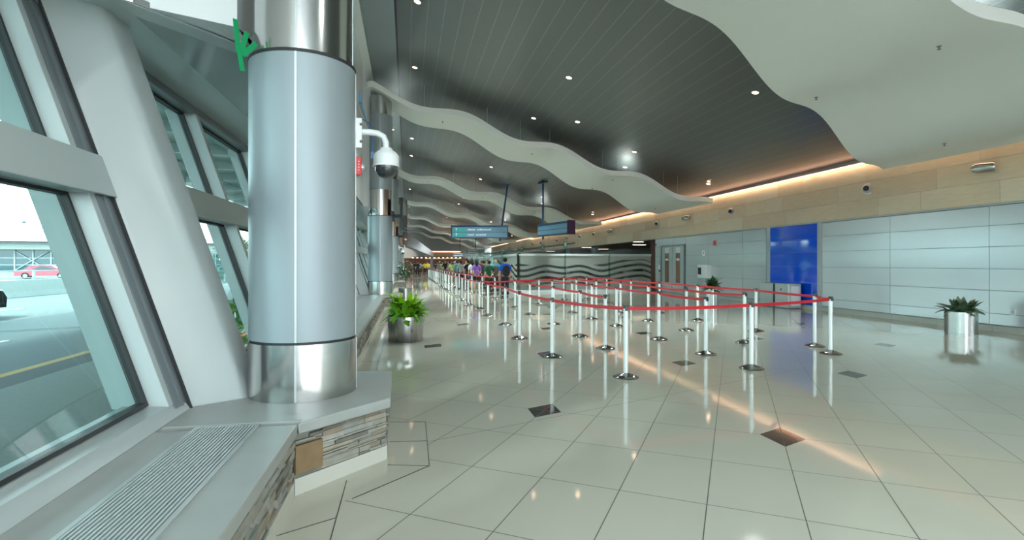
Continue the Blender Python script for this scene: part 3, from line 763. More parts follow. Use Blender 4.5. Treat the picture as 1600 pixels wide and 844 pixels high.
# area beyond the opening
M['maroon'] = base_mat('maroon wall', (.1, .028, .02), .5)
M['beyond'] = noisy('grey beige back wall', (.17, .17, .15), (.22, .21, .19), .5, .7)
M['beyond_ceiling'] = base_mat('dark brown-grey ceiling', (.2, .19, .17), .7)  # even brown-grey ceiling colour
struct(MB().box(26, 26.3, 28.5, 100, 0, 3.3).build('wall_far_right', M['beyond']))
struct(MB().box(14.3, 26, 28.35, 28.6, 0, 3.3).build('wall_far_near', M['maroon']))
struct(MB().box(14.3, 26.3, 28.6, 100, 3.25, 3.4).build('ceiling', M['beyond_ceiling']))
struct(MB().box(14.6, 15.0, 28.6, 30.5, 0, 3.25).build('wall_return', M['maroon']))
struct(MB().box(16.0, 26, 99.7, 100, 0, 3.3).build('wall_far_end', M['beyond']))
for i, (x, y) in enumerate(((16.6, 46.0), (19.0, 62.0))):
    r_ = empty('round_column', (x, y, 0)); MB().lathe([(.3, .2), (.3, 3.24)], n=24).build('shaft', M['shaft'], r_); MB().lathe([(.34, 0), (.34, .2)], n=24).build('base', M['steel'], r_)
    tag(r_, ['pale round column behind the frosted glass screen, right one', 'pale round column behind the frosted glass screen, left one'][i], 'column')
M['linear'] = base_mat('lit ceiling lens', (1, .9, .8), .4, 0, (1, .7, .48), 5)
for i, (x, y) in enumerate(((17, 38), (20, 44), (18, 52), (22, 58), (19, 70), (23, 34), (16.5, 80), (22, 88))):
    o = MB().box(x - .6, x + .6, y - .15, y + .15, 3.2, 3.25).build('ceiling_light', M['frame_grey']); MB().box(x - .56, x + .56, y - .12, y + .12, 3.19, 3.2).build('lens', M['linear'], o)
    tag(o, 'warm ceiling light in the room behind the frosted glass screen', 'ceiling light', 'ceiling lights behind the glass screen')
for i, (x, y) in enumerate(((15.2, 33.5), (16.4, 36.5), (18, 42), (19.5, 40))):
    r_ = empty('inspection_counter', (x, y, 0)); MB().box(-.9, .9, -.35, .35, .0, .95).build('cabinet', M['beyond'], r_, bevel=.02); MB().box(-.95, .95, -.4, .4, .95, 1.0).build('worktop', M['kiosk'], r_)
    MB().box(-.25, .25, -.03, .03, 1.0, 1.35).build('screen', M['black'], r_)
    tag(r_, 'dim counter with screen behind the frosted glass screen', 'counter', 'counters behind the glass screen')

# unseen bars added across the open rear end, for streaks in metal reflections
ge = MB()
for i in range(12): x = -1.6 + i * 1.5; ge.box(x - .16, x + .16, Y0 - .2, Y0, 0, CZ(x))
for z in (1.1, 3.2, 5.0): ge.box(-1.7, 14.2, Y0 - .16, Y0 - .02, z - .1, z + .1)
struct(ge.build('window_200', M['frame_grey']))
# ------------------------------------------------------------------ far end of the hall
struct(MB().box(-2.5, 17, 110, 110.3, 0, 10).build('wall_back', M['beyond']))
M['redbrown'] = noisy('red brown wall', (.22, .06, .03), (.12, .04, .03), 1, .5)
struct(MB().box(-1.2, 15.8, 108, 108.3, 0, 2.6).build('wall_end_lower', M['redbrown']))
end = empty('end_bulkhead', (0, 0, 0)); MB().box(3.2, 9.4, 96, 96.4, 2.3, 3.6).build('wood_front', M['fascia'], end); MB().box(3.2, 9.4, 95.95, 96.2, 3.6, 3.75).build('glow_strip', M['cove'], end)
for px_ in (3.3, 9.1): MB().box(px_, px_ + .2, 96.05, 96.3, 0, 2.3).build('support_post', M['redbrown'], end)
tag(end, 'orange-lit wood bulkhead across the far end of the hall', 'bulkhead')
for i in range(12):
    o = MB().lathe([(.11, 2.5), (.11, 2.56)], (1.0 + i * .75, 95.0, 0), 12).build('end_lamp', M['lamp']); tag(o, 'tiny warm lamp in the row under the far bulkhead', 'lamp', 'row of warm lamps at the far end')
o = MB().box(.9, 9.8, 94.8, 96.0, 2.56, 2.72).build('lamp_canopy', M['redbrown']); tag(o, 'thin dark red canopy carrying the far row of lamps', 'canopy')
# dark sloping soffit at the far left
m = MB(); m.hexa([(-.3, 80, 4.3), (4.4, 92, 2.7), (4.4, 94, 2.7), (-.3, 94, 4.3), (-.3, 80, 6.3), (4.4, 92, 3.5), (4.4, 94, 3.5), (-.3, 94, 6.3)]); fs_ = m.build('far_soffit', M['frame_grey']); MB().box(3.9, 4.3, 92.2, 92.6, 0, 2.8).build('support_pier', M['frame_grey'], fs_); tag(fs_, 'dark grey sloping bulkhead at the far left end of the hall', 'bulkhead')

# ------------------------------------------------------------------ belt stanchions
st0 = empty('belt_stanchion')
MB().lathe([(.175, 0), (.178, .012), (.172, .02), (.12, .042), (.06, .062), (.038, .07), (.036, .078)], n=40).build('base', M['base_metal'], st0)
MB().lathe([(.033, .07), (.033, .955)], n=24).build('post', M['post'], st0)
hd = MB().lathe([(.037, .955), (.037, .99), (.035, 1.0), (.014, 1.003)], n=24); hd.box(-.02, .02, -.046, -.03, .925, .985); hd.build('belt_head', M['black'], st0)
rowA = [(2.97, 6.97), (2.4, 8.73), (2.31, 10.97), (2.47, 13.48), (2.38, 15.88), (2.45, 18.35), (2.3, 20.45), (2.32, 22.98), (2.32, 25.5), (2.28, 27.9)] + [(2.3, 30.3 + 2.4 * i) for i in range(13)]
rowB = [(3.6, 9.39), (3.66, 11.05), (3.72, 13.38), (3.7, 16.02), (3.76, 18.65)]
rowB2 = [(3.83, 23.53), (3.6, 25.9), (3.33, 27.9), (3.25, 30.29)] + [(3.15, 33.0 + 2.6 * i) for i in range(11)]
rowC = [(5.08, 8.46), (5.11, 10.28), (5.15, 12.67), (5.14, 14.46), (5.16, 16.38), (5.06, 18.4), (5.0, 20.08)]
rowD = [(6.57, 9.54), (6.42, 11.52), (6.46, 13.63), (6.6, 15.9), (6.6, 18.1), (6.46, 19.96), (6.64, 22.26)]
rowE = [(7.94, 11.1), (7.87, 13.52), (7.89, 15.84), (7.81, 17.86), (8.0, 20.71), (7.75, 22.5)]
front = [(5.06, 7.18), (7.25, 8.1), (7.61, 8.89)]
ordn = ['front', 'second', 'third', 'fourth', 'fifth', 'sixth', 'seventh', 'eighth']
made = {}
first = True
def put(p, lab, group=None):
    global first
    o = st0 if first else copy_tree(st0); first = False
    o.location = (p[0], p[1], 0); o.rotation_euler = (0, 0, random.Random(p[1] * 7 + p[0]).uniform(-.5, .5))
    tag(o, lab, 'belt stanchion', group); made[p] = o
M2 = {'A': 'row nearest the windows', 'B': 'second row from the windows', 'C': 'middle row of the empty queue', 'D': 'fourth row from the windows', 'E': 'row furthest from the windows'}
for key, row in (('A', rowA), ('B', rowB), ('C', rowC), ('D', rowD), ('E', rowE)):
    for i, p in enumerate(row):
        if key == 'A' and i == 0: put(p, 'silver belt stanchion at the front corner of the queue, nearest of all'); continue
        if i < 8: put(p, 'silver belt stanchion, %s post of the %s' % (ordn[i], M2[key]))
        else: put(p, 'distant silver belt stanchion in the long row nearest the windows', 'distant stanchions of the row nearest the windows')
for i, p in enumerate(front): put(p, ['silver belt stanchion in front between the blue reflection and the queue, second nearest', 'silver belt stanchion at the far right corner, the rightmost of all', 'silver belt stanchion just behind the rightmost corner one'][i])
for i, p in enumerate(rowB2): put(p, 'distant silver belt stanchion in the line beside the waiting people', 'distant stanchions beside the waiting people')
def belt(p, q, sag=.02):
    o = made[p]; P = Vector((p[0], p[1], 0)); Q = Vector((q[0], q[1], 0)); d = (Q - P).normalized(); L = (Q - P).length; n_ = Vector((-d.y, d.x, 0)) * .0015
    a = P + d * .036; c = Q - d * .036; m = MB(); bm = m.bm; rows = []
    for i in range(9):
        t = i / 8; x = a.lerp(c, t); z = .953 - sag * 4 * t * (1 - t)
        rows.append([bm.verts.new(x - n_ + Vector((0, 0, z - .024))), bm.verts.new(x + n_ + Vector((0, 0, z - .024))), bm.verts.new(x + n_ + Vector((0, 0, z + .024))), bm.verts.new(x - n_ + Vector((0, 0, z + .024)))])
    for r1, r2 in zip(rows, rows[1:]):
        for i in range(4): bm.faces.new([r1[i], r1[(i + 1) % 4], r2[(i + 1) % 4], r2[i]])
    bm.faces.new(rows[0]); bm.faces.new(rows[-1])
    me_inv = (Matrix.Translation(o.location) @ Matrix.Rotation(o.rotation_euler.z, 4, 'Z')).inverted()
    bmesh.ops.transform(bm, matrix=me_inv, verts=bm.verts)
    m.build('belt', M['red'], o)
def chain(r):
    for p, q in zip(r, r[1:]): belt(p, q, random.Random(p[1]).uniform(.006, .022))
chain(rowA[:5]); chain([rowA[0]] + front + [rowE[0]]); chain(rowE); chain(rowB); chain(rowC); chain(rowD)
chain([rowA[5], rowB[4], rowC[6], rowD[6], rowE[5]]); chain(rowA[5:]); chain(rowB2)
yt = MB().tube([(7.92, 13.6, .9), (7.93, 13.6, .84), (7.9, 13.61, .72), (7.92, 13.6, .6)], .018, 6).build('ribbon', base_mat('yellow ribbon', (.7, .5, .02), .6)); tag(yt, 'yellow ribbon hanging from a stanchion in front of the fluted planter', 'ribbon')
yt.location = (-.035, 0, 0)

# ------------------------------------------------------------------ planters
def leafset(n, r0, length, width, h0, seed, spread=(10, 85), droop=1.0, zc=0):
    rnd = random.Random(seed); m = MB(); bm = m.bm
    for i in range(n):
        f = i / n
        az = rnd.uniform(0, 2 * PI); el = R(rnd.uniform(*spread)) if f < .8 else R(rnd.uniform(60, 88))
        L = length * rnd.uniform(.7, 1.1); W = width * rnd.uniform(.75, 1.15)
        st = Vector((math.cos(az), math.sin(az), 0)) * rnd.uniform(0, r0) + Vector((0, 0, h0 + rnd.uniform(-.02, zc)))
        d = Vector((math.cos(az) * math.cos(el), math.sin(az) * math.cos(el), math.sin(el)))
        side = Vector((-math.sin(az), math.cos(az), 0)); p = st.copy(); prev = None; S = 7
        for s in range(S + 1):
            t = s / S; wv = W * (math.sin(PI * min(1, t * .93 + .05)) ** .8) * .5 + .002
            upv = side.cross(d).normalized()
            l = bm.verts.new(p + side * wv + upv * wv * .35); c = bm.verts.new(p); r_ = bm.verts.new(p - side * wv + upv * wv * .35)
            if prev:
                bm.faces.new([prev[0], prev[1], c, l]); bm.faces.new([prev[1], prev[2], r_, c])
            prev = (l, c, r_)
            p = p + d * (L / S); d = (d + Vector((0, 0, -.26 * droop * rnd.uniform(.7, 1.2)))).normalized()
    m.sm = True; return m
# 1: lime plant by the window bench
p1 = empty('potted_fern', (-.03, 11.2, 0))
MB().lathe([(.345, 0), (.35, .01), (.36, .5), (.365, .505), (.34, .505), (.335, .44)], n=48).build('steel_pot', M['pot_steel'], p1)
MB().lathe([(.33, .42), (.33, .445)], n=32).build('soil', M['soil'], p1)
leafset(95, .22, .42, .135, .46, 3, (15, 70), 1.0, .1).build('leaves', M['lime_dark'], p1)
leafset(48, .14, .42, .14, .55, 9, (35, 85), .7, .12).build('young_leaves', M['lime'], p1)
tag(p1, 'bright lime-green leafy plant in a steel drum pot beside the stone bench', 'potted plant')
# 2: slim ficus in a pot by the second column
p2 = empty('potted_tree', (-.08, 24.5, 0))
MB().lathe([(.27, 0), (.285, .01), (.3, .47), (.27, .475)], n=36).build('steel_pot', M['pot_steel'], p2)
MB().tube([(0, 0, .4), (.02, .01, .8), (-.02, 0, 1.2), (.01, .02, 1.5)], .022, 7, .01).build('trunk', M['bark'], p2)
rnd = random.Random(4); m = MB()
for i in range(340):
    u = Vector((rnd.gauss(0, 1), rnd.gauss(0, 1), rnd.gauss(0, 1))).normalized() * rnd.random() ** .4
    c = Vector((u.x * .42, u.y * .42, 1.28 + u.z * .46)); a = rnd.uniform(0, 2 * PI); el = rnd.uniform(-1.2, .3)
    d = Vector((math.cos(a) * math.cos(el), math.sin(a) * math.cos(el), math.sin(el))) * rnd.uniform(.1, .17); s3 = Vector((-math.sin(a), math.cos(a), rnd.uniform(-.4, .4))) * .035
    v = [m.bm.verts.new(q) for q in (c, c + d * .5 + s3, c + d, c + d * .5 - s3)]; m.bm.faces.new(v)
m.build('leaves', M['darkleaf'], p2)
tag(p2, 'dark green small tree in a steel pot standing just past the second column', 'potted tree')
# 3: dark plant in a steel drum at the right wall
p3 = empty('potted_plant', (12.52, 10.12, 0))
fl = lambda th: 1 + .012 * math.copysign(1, math.sin(th * 11))
MB().lathe([(.3, 0), (.3, .47), (.29, .475), (.28, .475)], n=88, flute=lambda th: 1 + .018 * math.sin(th * 11)).build('steel_pot', M['pot_steel'], p3)
MB().lathe([(.27, .46), (.27, .478)], n=24).build('soil', M['soil'], p3)
leafset(80, .17, .36, .13, .46, 21, (5, 75), .75, .06).build('leaves', M['silverleaf'], p3)
tag(p3, 'dark variegated leafy plant in a round steel pot by the right wall', 'potted plant')
# 4: small shrub in a fluted white pot behind the belts
p4 = empty('potted_shrub', (10.3, 16.75, 0))
MB().lathe([(.19, 0), (.2, .7), (.18, .7)], n=72, flute=lambda th: 1 + .03 * math.sin(th * 9)).build('fluted_pot', M['pot_steel'], p4)
leafset(70, .1, .36, .1, .68, 33, (10, 85), .9, .18).build('leaves', M['darkleaf'], p4)
tag(p4, 'small green shrub in a tall fluted steel pot behind the red belts', 'potted plant')

# ------------------------------------------------------------------ things fixed to the near column
nrm = Vector((.985, .175, 0)); cx_, cy_ = -.86, 4.8
pt = Vector((cx_, cy_, 0)) + nrm * .423
cc = empty('security_camera', pt, math.atan2(.175, .985))
MB().box(-.012, .05, -.055, .055, 2.585, 2.845).build('wall_plate', M['white'], cc, bevel=.006)
for z in (2.64, 2.79): MB().box(.03, .052, -.056, -.054, z - .012, z + .012).build('slot', M['black'], cc)
arm = [(.04, 0, 2.735), (.12, 0, 2.74), (.19, 0, 2.735), (.24, 0, 2.71), (.262, 0, 2.66), (.265, 0, 2.58)]
MB().tube(arm, .028, 14).build('arm', M['white'], cc)
MB().lathe([(.05, 2.61), (.055, 2.595), (.095, 2.565), (.112, 2.54), (.114, 2.455), (.12, 2.45), (.12, 2.442), (.1, 2.442)][::-1], (.265, 0, 0), 32).build('housing', M['white'], cc)
MB().lathe([(.01, 2.338), (.05, 2.348), (.08, 2.37), (.097, 2.405), (.1, 2.442)], (.265, 0, 0), 32).build('dome', M['smoke'], cc)
tag(cc, 'white dome security camera on a bent arm fixed to the nearest column', 'security camera')
pt2 = Vector((cx_, cy_, 0)) + Vector((math.cos(R(20)), math.sin(R(20)), 0)) * .423
ra = empty('alarm_strobe', pt2, R(20))
MB().box(-.01, .05, -.06, .06, 2.36, 2.52).build('red_body', M['red_plastic'], ra, bevel=.006)
MB().ball((.07, 0, 2.44), .035, seg=14).build('strobe_lens', M['clear'], ra)
for z in (2.4, 2.425, 2.45, 2.475): MB().box(.02, .03, -.0615, -.06, z, z + .008).build('letter', M['letter'], ra)
tag(ra, 'red fire alarm with clear strobe on the nearest column below the camera', 'alarm')
m = MB(); m.tube([(-.42, 5.05, 3.1), (-.4, 5.05, 3.0), (-.37, 5.05, 2.9), (-.33, 5.06, 2.78), (-.31, 5.06, 2.7), (-.31, 5.06, 2.6)], .006, 6); cbo = m.build('blue_cable', M['blue_cable']); MB().box(-.325, -.295, 5.05, 5.07, 2.54, 2.6).build('plug', M['blue_cable'], cbo)
MB().box(-.43, -.405, 5.03, 5.06, 3.04, 3.12).build('junction_box', M['blue_cable'], cbo)
tag(cbo, 'loose blue cable hanging beside the nearest column above the camera', 'cable')
# green tape strips on the white bulkhead
tp = MB()
d1 = Vector((.614, .789, 0)).normalized(); 
def tape_strip(b, u0, z0, u1, z1, w_, off):
    base = Vector((-1.29, 4.35, 0)); n2 = Vector((.78, -.62, 0))
    a = base + d1 * u0 + Vector((0, 0, z0)) + n2 * off; c = base + d1 * u1 + Vector((0, 0, z1)) + n2 * off; dd = (c - a).normalized(); s4 = dd.cross(n2).normalized() * w_ / 2
    b.hexa([a - s4, c - s4, c + s4, a + s4, a - s4 + n2 * .002, c - s4 + n2 * .002, c + s4 + n2 * .002, a + s4 + n2 * .002])
tape_root = empty('green_tape')
for u0, z0, u1, z1 in ((.02, 3.42, .045, 3.18), (.12, 3.36, .07, 3.2), (.2, 3.3, .08, 3.17), (.05, 3.2, .08, 3.05)):
    b = MB(); tape_strip(b, u0, z0, u1, z1, .042, .0 + .003 * z0); b.build('tape_strip', M['green_tape'], tape_root)
tag(tape_root, 'strips of green tape stuck on the white bulkhead left of the nearest column', 'tape')

# monitors on columns
def monitor(y, x, lab, grp=None):
    r_ = empty('wall_monitor', (x, y, 0), R(-12))
    MB().box(.34, .42, -.38, .38, 2.72, 3.86).build('screen_body', M['black'], r_, bevel=.01)
    MB().box(.42, .425, -.34, .34, 2.78, 3.8).build('display', M['smoke'], r_)
    MB().box(-.02, .34, -.06, .06, 3.18, 3.3).build('bracket', M['black'], r_); MB().box(-.03, .02, -.12, .12, 3.05, 3.42).build('mount_plate', M['black'], r_)
    tag(r_, lab, 'monitor', grp)
monitor(COLY[2] + .05, -.51 + .03, 'black flat monitor seen edge-on, bracketed to the second column')
monitor(COLY[3] + .05, -.5, 'black flat monitor bracketed to the third column')
c2 = copy_tree(cc); c2.location = (-.5, COLY[3] - .3, -.2); tag(c2, 'white dome security camera on the third column, below its monitor', 'security camera')

# ------------------------------------------------------------------ hanging signs
def hang_sign(p, q, zc, h, dep, pole_at, pole_top_x, lab, flip=False, rows=2):
    P = Vector((*p, 0)); Q = Vector((*q, 0)); L = (Q - P).length; ang = math.atan2(Q.y - P.y, Q.x - P.x)
    r_ = empty('hanging_sign', (P.x, P.y, 0), ang)
    MB().box(0, L, -dep / 2, dep / 2, zc - h / 2, zc + h / 2).build('housing', M['blue_metal'], r_, bevel=.01)
    rh = (h - .2) / 2
    for i in range(2):
        z0 = zc - h / 2 + .05 + i * (rh + .03)
        pn = MB().box(.04, L - .06, -dep / 2 - .02, -dep / 2, z0, z0 + rh).build('face_panel', M['sign_panel'], r_)
        if not flip:
            MB().box(.1, .5, -dep / 2 - .025, -dep / 2 - .02, z0 + .02, z0 + rh - .02).build('arrow_field', M['teal'], pn)
            a = MB(); zc2 = z0 + rh / 2; a.box(.285, .315, -dep / 2 - .03, -dep / 2 - .026, zc2 - .09, zc2 + .06); a.prism([(0, 0)] * 3, 0, 0) if False else None
            yv = -dep / 2 - .03
            vs = [a.bm.verts.new(v) for v in ((.22, yv, zc2 + .03), (.38, yv, zc2 + .03), (.3, yv, zc2 + .11))]; a.bm.faces.new(vs)
            a.build('arrow', M['letter'], pn)
            MB().box(.56, .84, -dep / 2 - .025, -dep / 2 - .02, z0 + .03, z0 + rh - .03).build('pictogram', M['teal'], pn)
            t_ = MB(); rr = random.Random(i); x = 1.0
            for wl in ((5, 8) if i == 0 else (6, 11)):
                for c_ in range(wl):
                    t_.box(x, x + .055, -dep / 2 - .025, -dep / 2 - .02, zc2 - .045, zc2 + rr.choice((.03, .03, .06))); x += .08
                x += .12
            t_.build('lettering', M['letter'], pn)
    MB().box(L - .0 if flip else -.03, L + .04 if flip else .0, -dep / 2 - .03, dep / 2 + .03, zc - h / 2 - .03, zc + h / 2 + .03).build('end_cap', M['sign_side'], r_)
    zt = CZ(P.x + (Q.x - P.x) * pole_at / L)
    tx = pole_top_x
    MB().tube([(pole_at, 0, zc - h / 2 - .18), (pole_at + tx, 0, zt)], .06, 10).build('pole', M['blue_metal'], r_)
    MB().box(pole_at + tx - .35, pole_at + tx + .35, -.12, .12, zt - .16, zt - .06).build('ceiling_plate', M['blue_metal'], r_)
    tag(r_, lab, 'hanging sign')
hang_sign((2.75, 33.6), (6.2, 33.0), 3.55, .78, .35, 3.0, .5, 'long blue hanging sign with arrows and two text rows, left of the two')
hang_sign((7.4, 29.3), (8.2, 26.2), 3.42, .66, .4, .25, 0, 'short blue hanging sign seen at an angle, right of the two', True)
for (x, y, w_, z, lab) in ((6.8, 62, 2.1, 2.95, 'distant blue-grey overhead sign with rows of dots, upper right'), (6.2, 74, 1.95, 2.72, 'distant blue-grey overhead sign, lower left of the far pair')):
    o = MB().box(x, x + w_, y, y + .2, z - .25, z + .25).build('overhead_sign', M['far_sign']); tag(o, lab, 'sign')
    t_ = MB()
    for r in range(2):
        for i in range(7): t_.box(x + .15 + i * .17, x + .25 + i * .17, y - .02, y, z - .12 + r * .24, z - .04 + r * .24)
    t_.build('lettering', M['letter'], o); MB().tube([(x + w_ / 2, y + .1, z + .3), (x + w_ / 2, y + .1, CZ(x + w_ / 2))], .04, 6).build('pole', M['blue_metal'], o)

# ------------------------------------------------------------------ people
def skin_mesh(name, joints, edges, root=0, sub=2):
    me = bpy.data.meshes.new(name); me.from_pydata([j[0] for j in joints], edges, []); o = bpy.data.objects.new(name, me); COL.objects.link(o)
    md = o.modifiers.new('skin', 'SKIN'); md.use_smooth_shade = True
    for i, j in enumerate(joints):
        r = j[1]; me.skin_vertices[0].data[i].radius = r if isinstance(r, tuple) else (r, r); me.skin_vertices[0].data[i].use_root = (i == root)
    ms = o.modifiers.new('sub', 'SUBSURF'); ms.levels = sub; ms.render_levels = sub
    bpy.context.view_layer.update()
    dg = bpy.context.evaluated_depsgraph_get(); ev = o.evaluated_get(dg); m2 = bpy.data.meshes.new_from_object(ev)
    bpy.data.objects.remove(o); m2.name = name; m2.materials.clear()
    return m2
def person_set(kind):
    """joint layouts for a standing figure seen facing +y; returns body, shirt, trousers, shoes, hair meshes"""
    woman = kind == 'woman'; sw = .175 if woman else .2; hw = .095
    bent = kind in ('bent', 'woman')
    J = []; E = []
    def j(p, r): J.append((p, r)); return len(J) - 1
    def e(*a):
        for p, q in zip(a, a[1:]): E.append((p, q))
    pel = j((0, 0, .95), (.13, .1)); wst = j((0, 0, 1.1), (.12 if not woman else .105, .09)); ch = j((0, -.01, 1.3), (.15, .105)); up = j((0, -.01, 1.42), (.13, .09)); nk = j((0, 0, 1.52), .05); hd_ = j((0, .01, 1.58), .065); hm = j((0, .01, 1.66), (.078, .092)); ht = j((0, 0, 1.73), (.066, .076))
    e(pel, wst, ch, up, nk, hd_, hm, ht)
    hands = []
    for s in (-1, 1):
        hp = j((s * hw, 0, .88), .09); kn = j((s * .11, .015, .49), .058); cf = j((s * .112, -.02, .33), .056); an = j((s * .115, -.02, .09), .038); ft = j((s * .125, .09, .04), (.042, .03)); te = j((s * .13, .17, .03), (.038, .024)); e(pel, hp, kn, cf, an, ft, te)
        shd = j((s * sw, -.01, 1.41), .062); e(up, shd)
        if bent and s == 1: el = (s * (sw + .06), -.03, 1.13); wr = (s * (sw - .02), .2, 1.13); hd2 = (s * (sw - .05), .27, 1.15)
        else: el = (s * (sw + .055), -.03, 1.12); wr = (s * (sw + .06), .05, .87); hd2 = (s * (sw + .06), .07, .79)
        a = j(el, .043); b_ = j(wr, .029); c = j(hd2, (.036, .02)); e(shd, a, b_, c)
        dd = (Vector(hd2) - Vector(wr)).normalized(); sv = Vector((0, 1, 0)) if abs(dd.y) < .6 else Vector((1, 0, 0))
        for f, (o, L) in enumerate(((-.027, .062), (-.009, .072), (.009, .068), (.027, .054))):
            f1 = Vector(hd2) + dd * .045 + sv * o; k1 = f1 + dd * L * .5; k2 = f1 + dd * L + Vector((-s * .012, 0, 0)); q1 = j(tuple(f1), .0095); q2 = j(tuple(k1), .009); q3 = j(tuple(k2), .0075); e(c, q1, q2, q3)
        th1 = Vector(hd2) + sv * .045 - dd * .01; th2 = th1 + sv * .012 + dd * .045; q1 = j(tuple(th1), .012); q2 = j(tuple(th2), .009); e(c, q1, q2)
    body = skin_mesh('body', J, E)
    bm = bmesh.new(); bm.from_mesh(body)      # nose and ears, blended into the head surface
    for v in bm.verts:
        x, y, z = v.co
        if 1.6 < z < 1.68 and y > .06: v.co.y += .022 * math.exp(-(x / .014) ** 2 - ((z - 1.63) / .02) ** 2); v.co.y -= .008 * math.exp(-((abs(x) - .03) / .014) ** 2 - ((z - 1.655) / .012) ** 2)
        if abs(x) > .06 and abs(z - 1.64) < .03 and abs(y) < .03: v.co.x += math.copysign(.014, x)
        if z > 1.56 and y > .05: v.co.y -= .006 * math.exp(-(x / .03) ** 2 - ((z - 1.595) / .006) ** 2)
    bm.to_mesh(body); bm.free()
    g = .018; J2 = []; E2 = []
    def j2(p, r): J2.append((p, r)); return len(J2) - 1
    a0 = j2((0, 0, .86), (.165, .13)); a1 = j2((0, 0, 1.1), (.14 if not woman else .12, .108)); a2 = j2((0, -.01, 1.3), (.168, .122)); a3 = j2((0, -.01, 1.43), (.165, .125)); a4 = j2((0, -.005, 1.525), .072)
    E2 += [(a0, a1), (a1, a2), (a2, a3), (a3, a4)]
    for s in (-1, 1):
        b0 = j2((s * sw, -.01, 1.415), .09); el = (s * (sw + .06), -.03, 1.17) if not (bent and s == 1) else (s * (sw + .06), -.03, 1.17); b1 = j2(el, .062); E2 += [(a3, b0), (b0, b1)]
    shirt = skin_mesh('shirt', J2, E2)
    J2 = []; E2 = []
    c0 = j2((0, 0, 1.03), (.15, .118))
    for s in (-1, 1):
        d0 = j2((s * hw, 0, .86), .105); E2.append((c0, d0))
        if woman: d1_ = j2((s * .108, .01, .58), .08); E2.append((d0, d1_))
        else:
            d1_ = j2((s * .11, .015, .49), .076); d2 = j2((s * .114, -.018, .1), .062); E2 += [(d0, d1_), (d1_, d2)]
    tr = skin_mesh('trousers', J2, E2)
    J2 = []; E2 = []
    s0 = None
    m = MB()
    for s in (-1, 1):
        m.ball((s * .122, .05, .045), .05, .95, 2.7, .85, 14)
    sb = m.bm; sh_ = bpy.data.meshes.new('shoes'); 
    for v in sb.verts: v.co.z = max(v.co.z, .0)
    sb.to_mesh(sh_); sb.free(); sh_.polygons.foreach_set('use_smooth', [True] * len(sh_.polygons))
    m = MB(); g_ = bmesh.ops.create_uvsphere(m.bm, u_segments=20, v_segments=14, radius=.1)
    for v in g_['verts']:
        v.co = Vector((v.co.x * .95, v.co.y * 1.12 - .012, v.co.z * 1.05)) + Vector((0, 0, 1.69))
        if v.co.y > .055 and v.co.z < 1.72: v.co.y = .055 - (1.72 - v.co.z) * .5
        if kind == 'woman' and v.co.z < 1.68: v.co.z -= (1.68 - v.co.z) * 2.6; v.co.y -= .03; v.co.x *= 1.1
    hm_ = bpy.data.meshes.new('hair'); m.bm.to_mesh(hm_); m.bm.free(); hm_.polygons.foreach_set('use_smooth', [True] * len(hm_.polygons))
    return dict(body=body, shirt=shirt, trousers=tr, shoes=sh_, hair=hm_)
SETS = {k: person_set(k) for k in ('straight', 'bent', 'woman')}
cm = {}
def cmat(c, rough=.8):
    c = tuple(c)
    if c not in cm: cm[c] = base_mat('cloth %d' % len(cm), c, rough)
    return cm[c]
SK = [(.5, .3, .22), (.42, .24, .17), (.3, .17, .11)]
HAIR = {'black': (.012, .01, .009), 'brown': (.05, .028, .015), 'grey': (.3, .3, .3), 'fair': (.3, .2, .1)}
def person(x, y, rz, kind, shirt, trs, hair, lab, scale=1, skin=0, grp=None):
    r_ = empty('person', (x, y, 0), rz); r_.scale = (scale,) * 3
    for nm, c in (('body', SK[skin]), ('shirt', shirt), ('trousers', trs), ('shoes', (.02, .02, .022)), ('hair', HAIR.get(hair) if hair else None)):
        if c is None: continue
        me = SETS[kind][nm]
        if not me.materials: me.materials.append(cmat((.5, .5, .5)))
        o = bpy.data.objects.new('shorts' if nm == 'trousers' and kind == 'woman' else nm, me); COL.objects.link(o); o.parent = r_
        o.material_slots[0].link = 'OBJECT'; o.material_slots[0].material = cmat(c)
    tag(r_, lab, 'person', grp); return r_
def backpack(x, y, z, col, lab, rz=0, s=1):
    r_ = empty('backpack', (x, y, z), rz); r_.scale = (s,) * 3
    m = MB().ball((0, 0, 0), .2, .85, .42, 1.25, 20); m.build('bag', cmat(col), r_)
    MB().ball((0, -.075, -.07), .12, .95, .35, .9, 14).build('front_pocket', cmat(col), r_)
    for sx in (-1, 1): MB().tube([(sx * .1, .06, -.15), (sx * .15, .2, -.12), (sx * .14, .27, .1), (sx * .12, .2, .2), (sx * .1, .06, .17)], .018, 6).build('strap', cmat((.02, .02, .02)), r_)
    tag(r_, lab, 'backpack')
person(4.43, 24.3, R(6), 'straight', (.0, .1, .62), (.012, .018, .03), 'black', 'person in bright blue shirt and dark trousers, rightmost of the queue, seen from behind', 1.03)
backpack(4.45, 24.1, 1.22, (.012, .014, .018), 'black backpack on the person in the bright blue shirt', R(6), 1.1)
person(4.45, 27.1, R(-5), 'straight', (.04, .3, .38), (.02, .02, .03), None, 'bald person in teal shirt carrying a brown backpack, in the queue', 1.02)
backpack(4.42, 26.88, 1.2, (.1, .07, .06), 'brown backpack on the bald person in the teal shirt', R(-5))
person(4.02, 26.5, R(20), 'bent', (.006, .09, .04), (.02, .02, .022), 'black', 'person in black and green top with one arm bent, left of the brown backpack', .97, 1)
person(4.19, 29.6, R(-10), 'straight', (.02, .012, .015), (.02, .02, .02), 'black', 'person in a plain black top between the purple and the green tops', .98, 1)
person(3.62, 28.3, R(8), 'woman', (.22, .1, .42), (.012, .012, .015), 'black', 'person with long dark hair in purple top and black shorts', 1.0)
person(4.6, 31, R(160), 'bent', (.03, .2, .12), (.03, .03, .04), 'black', 'person in dark green top partly hidden behind the bald one', 1.0, 1)
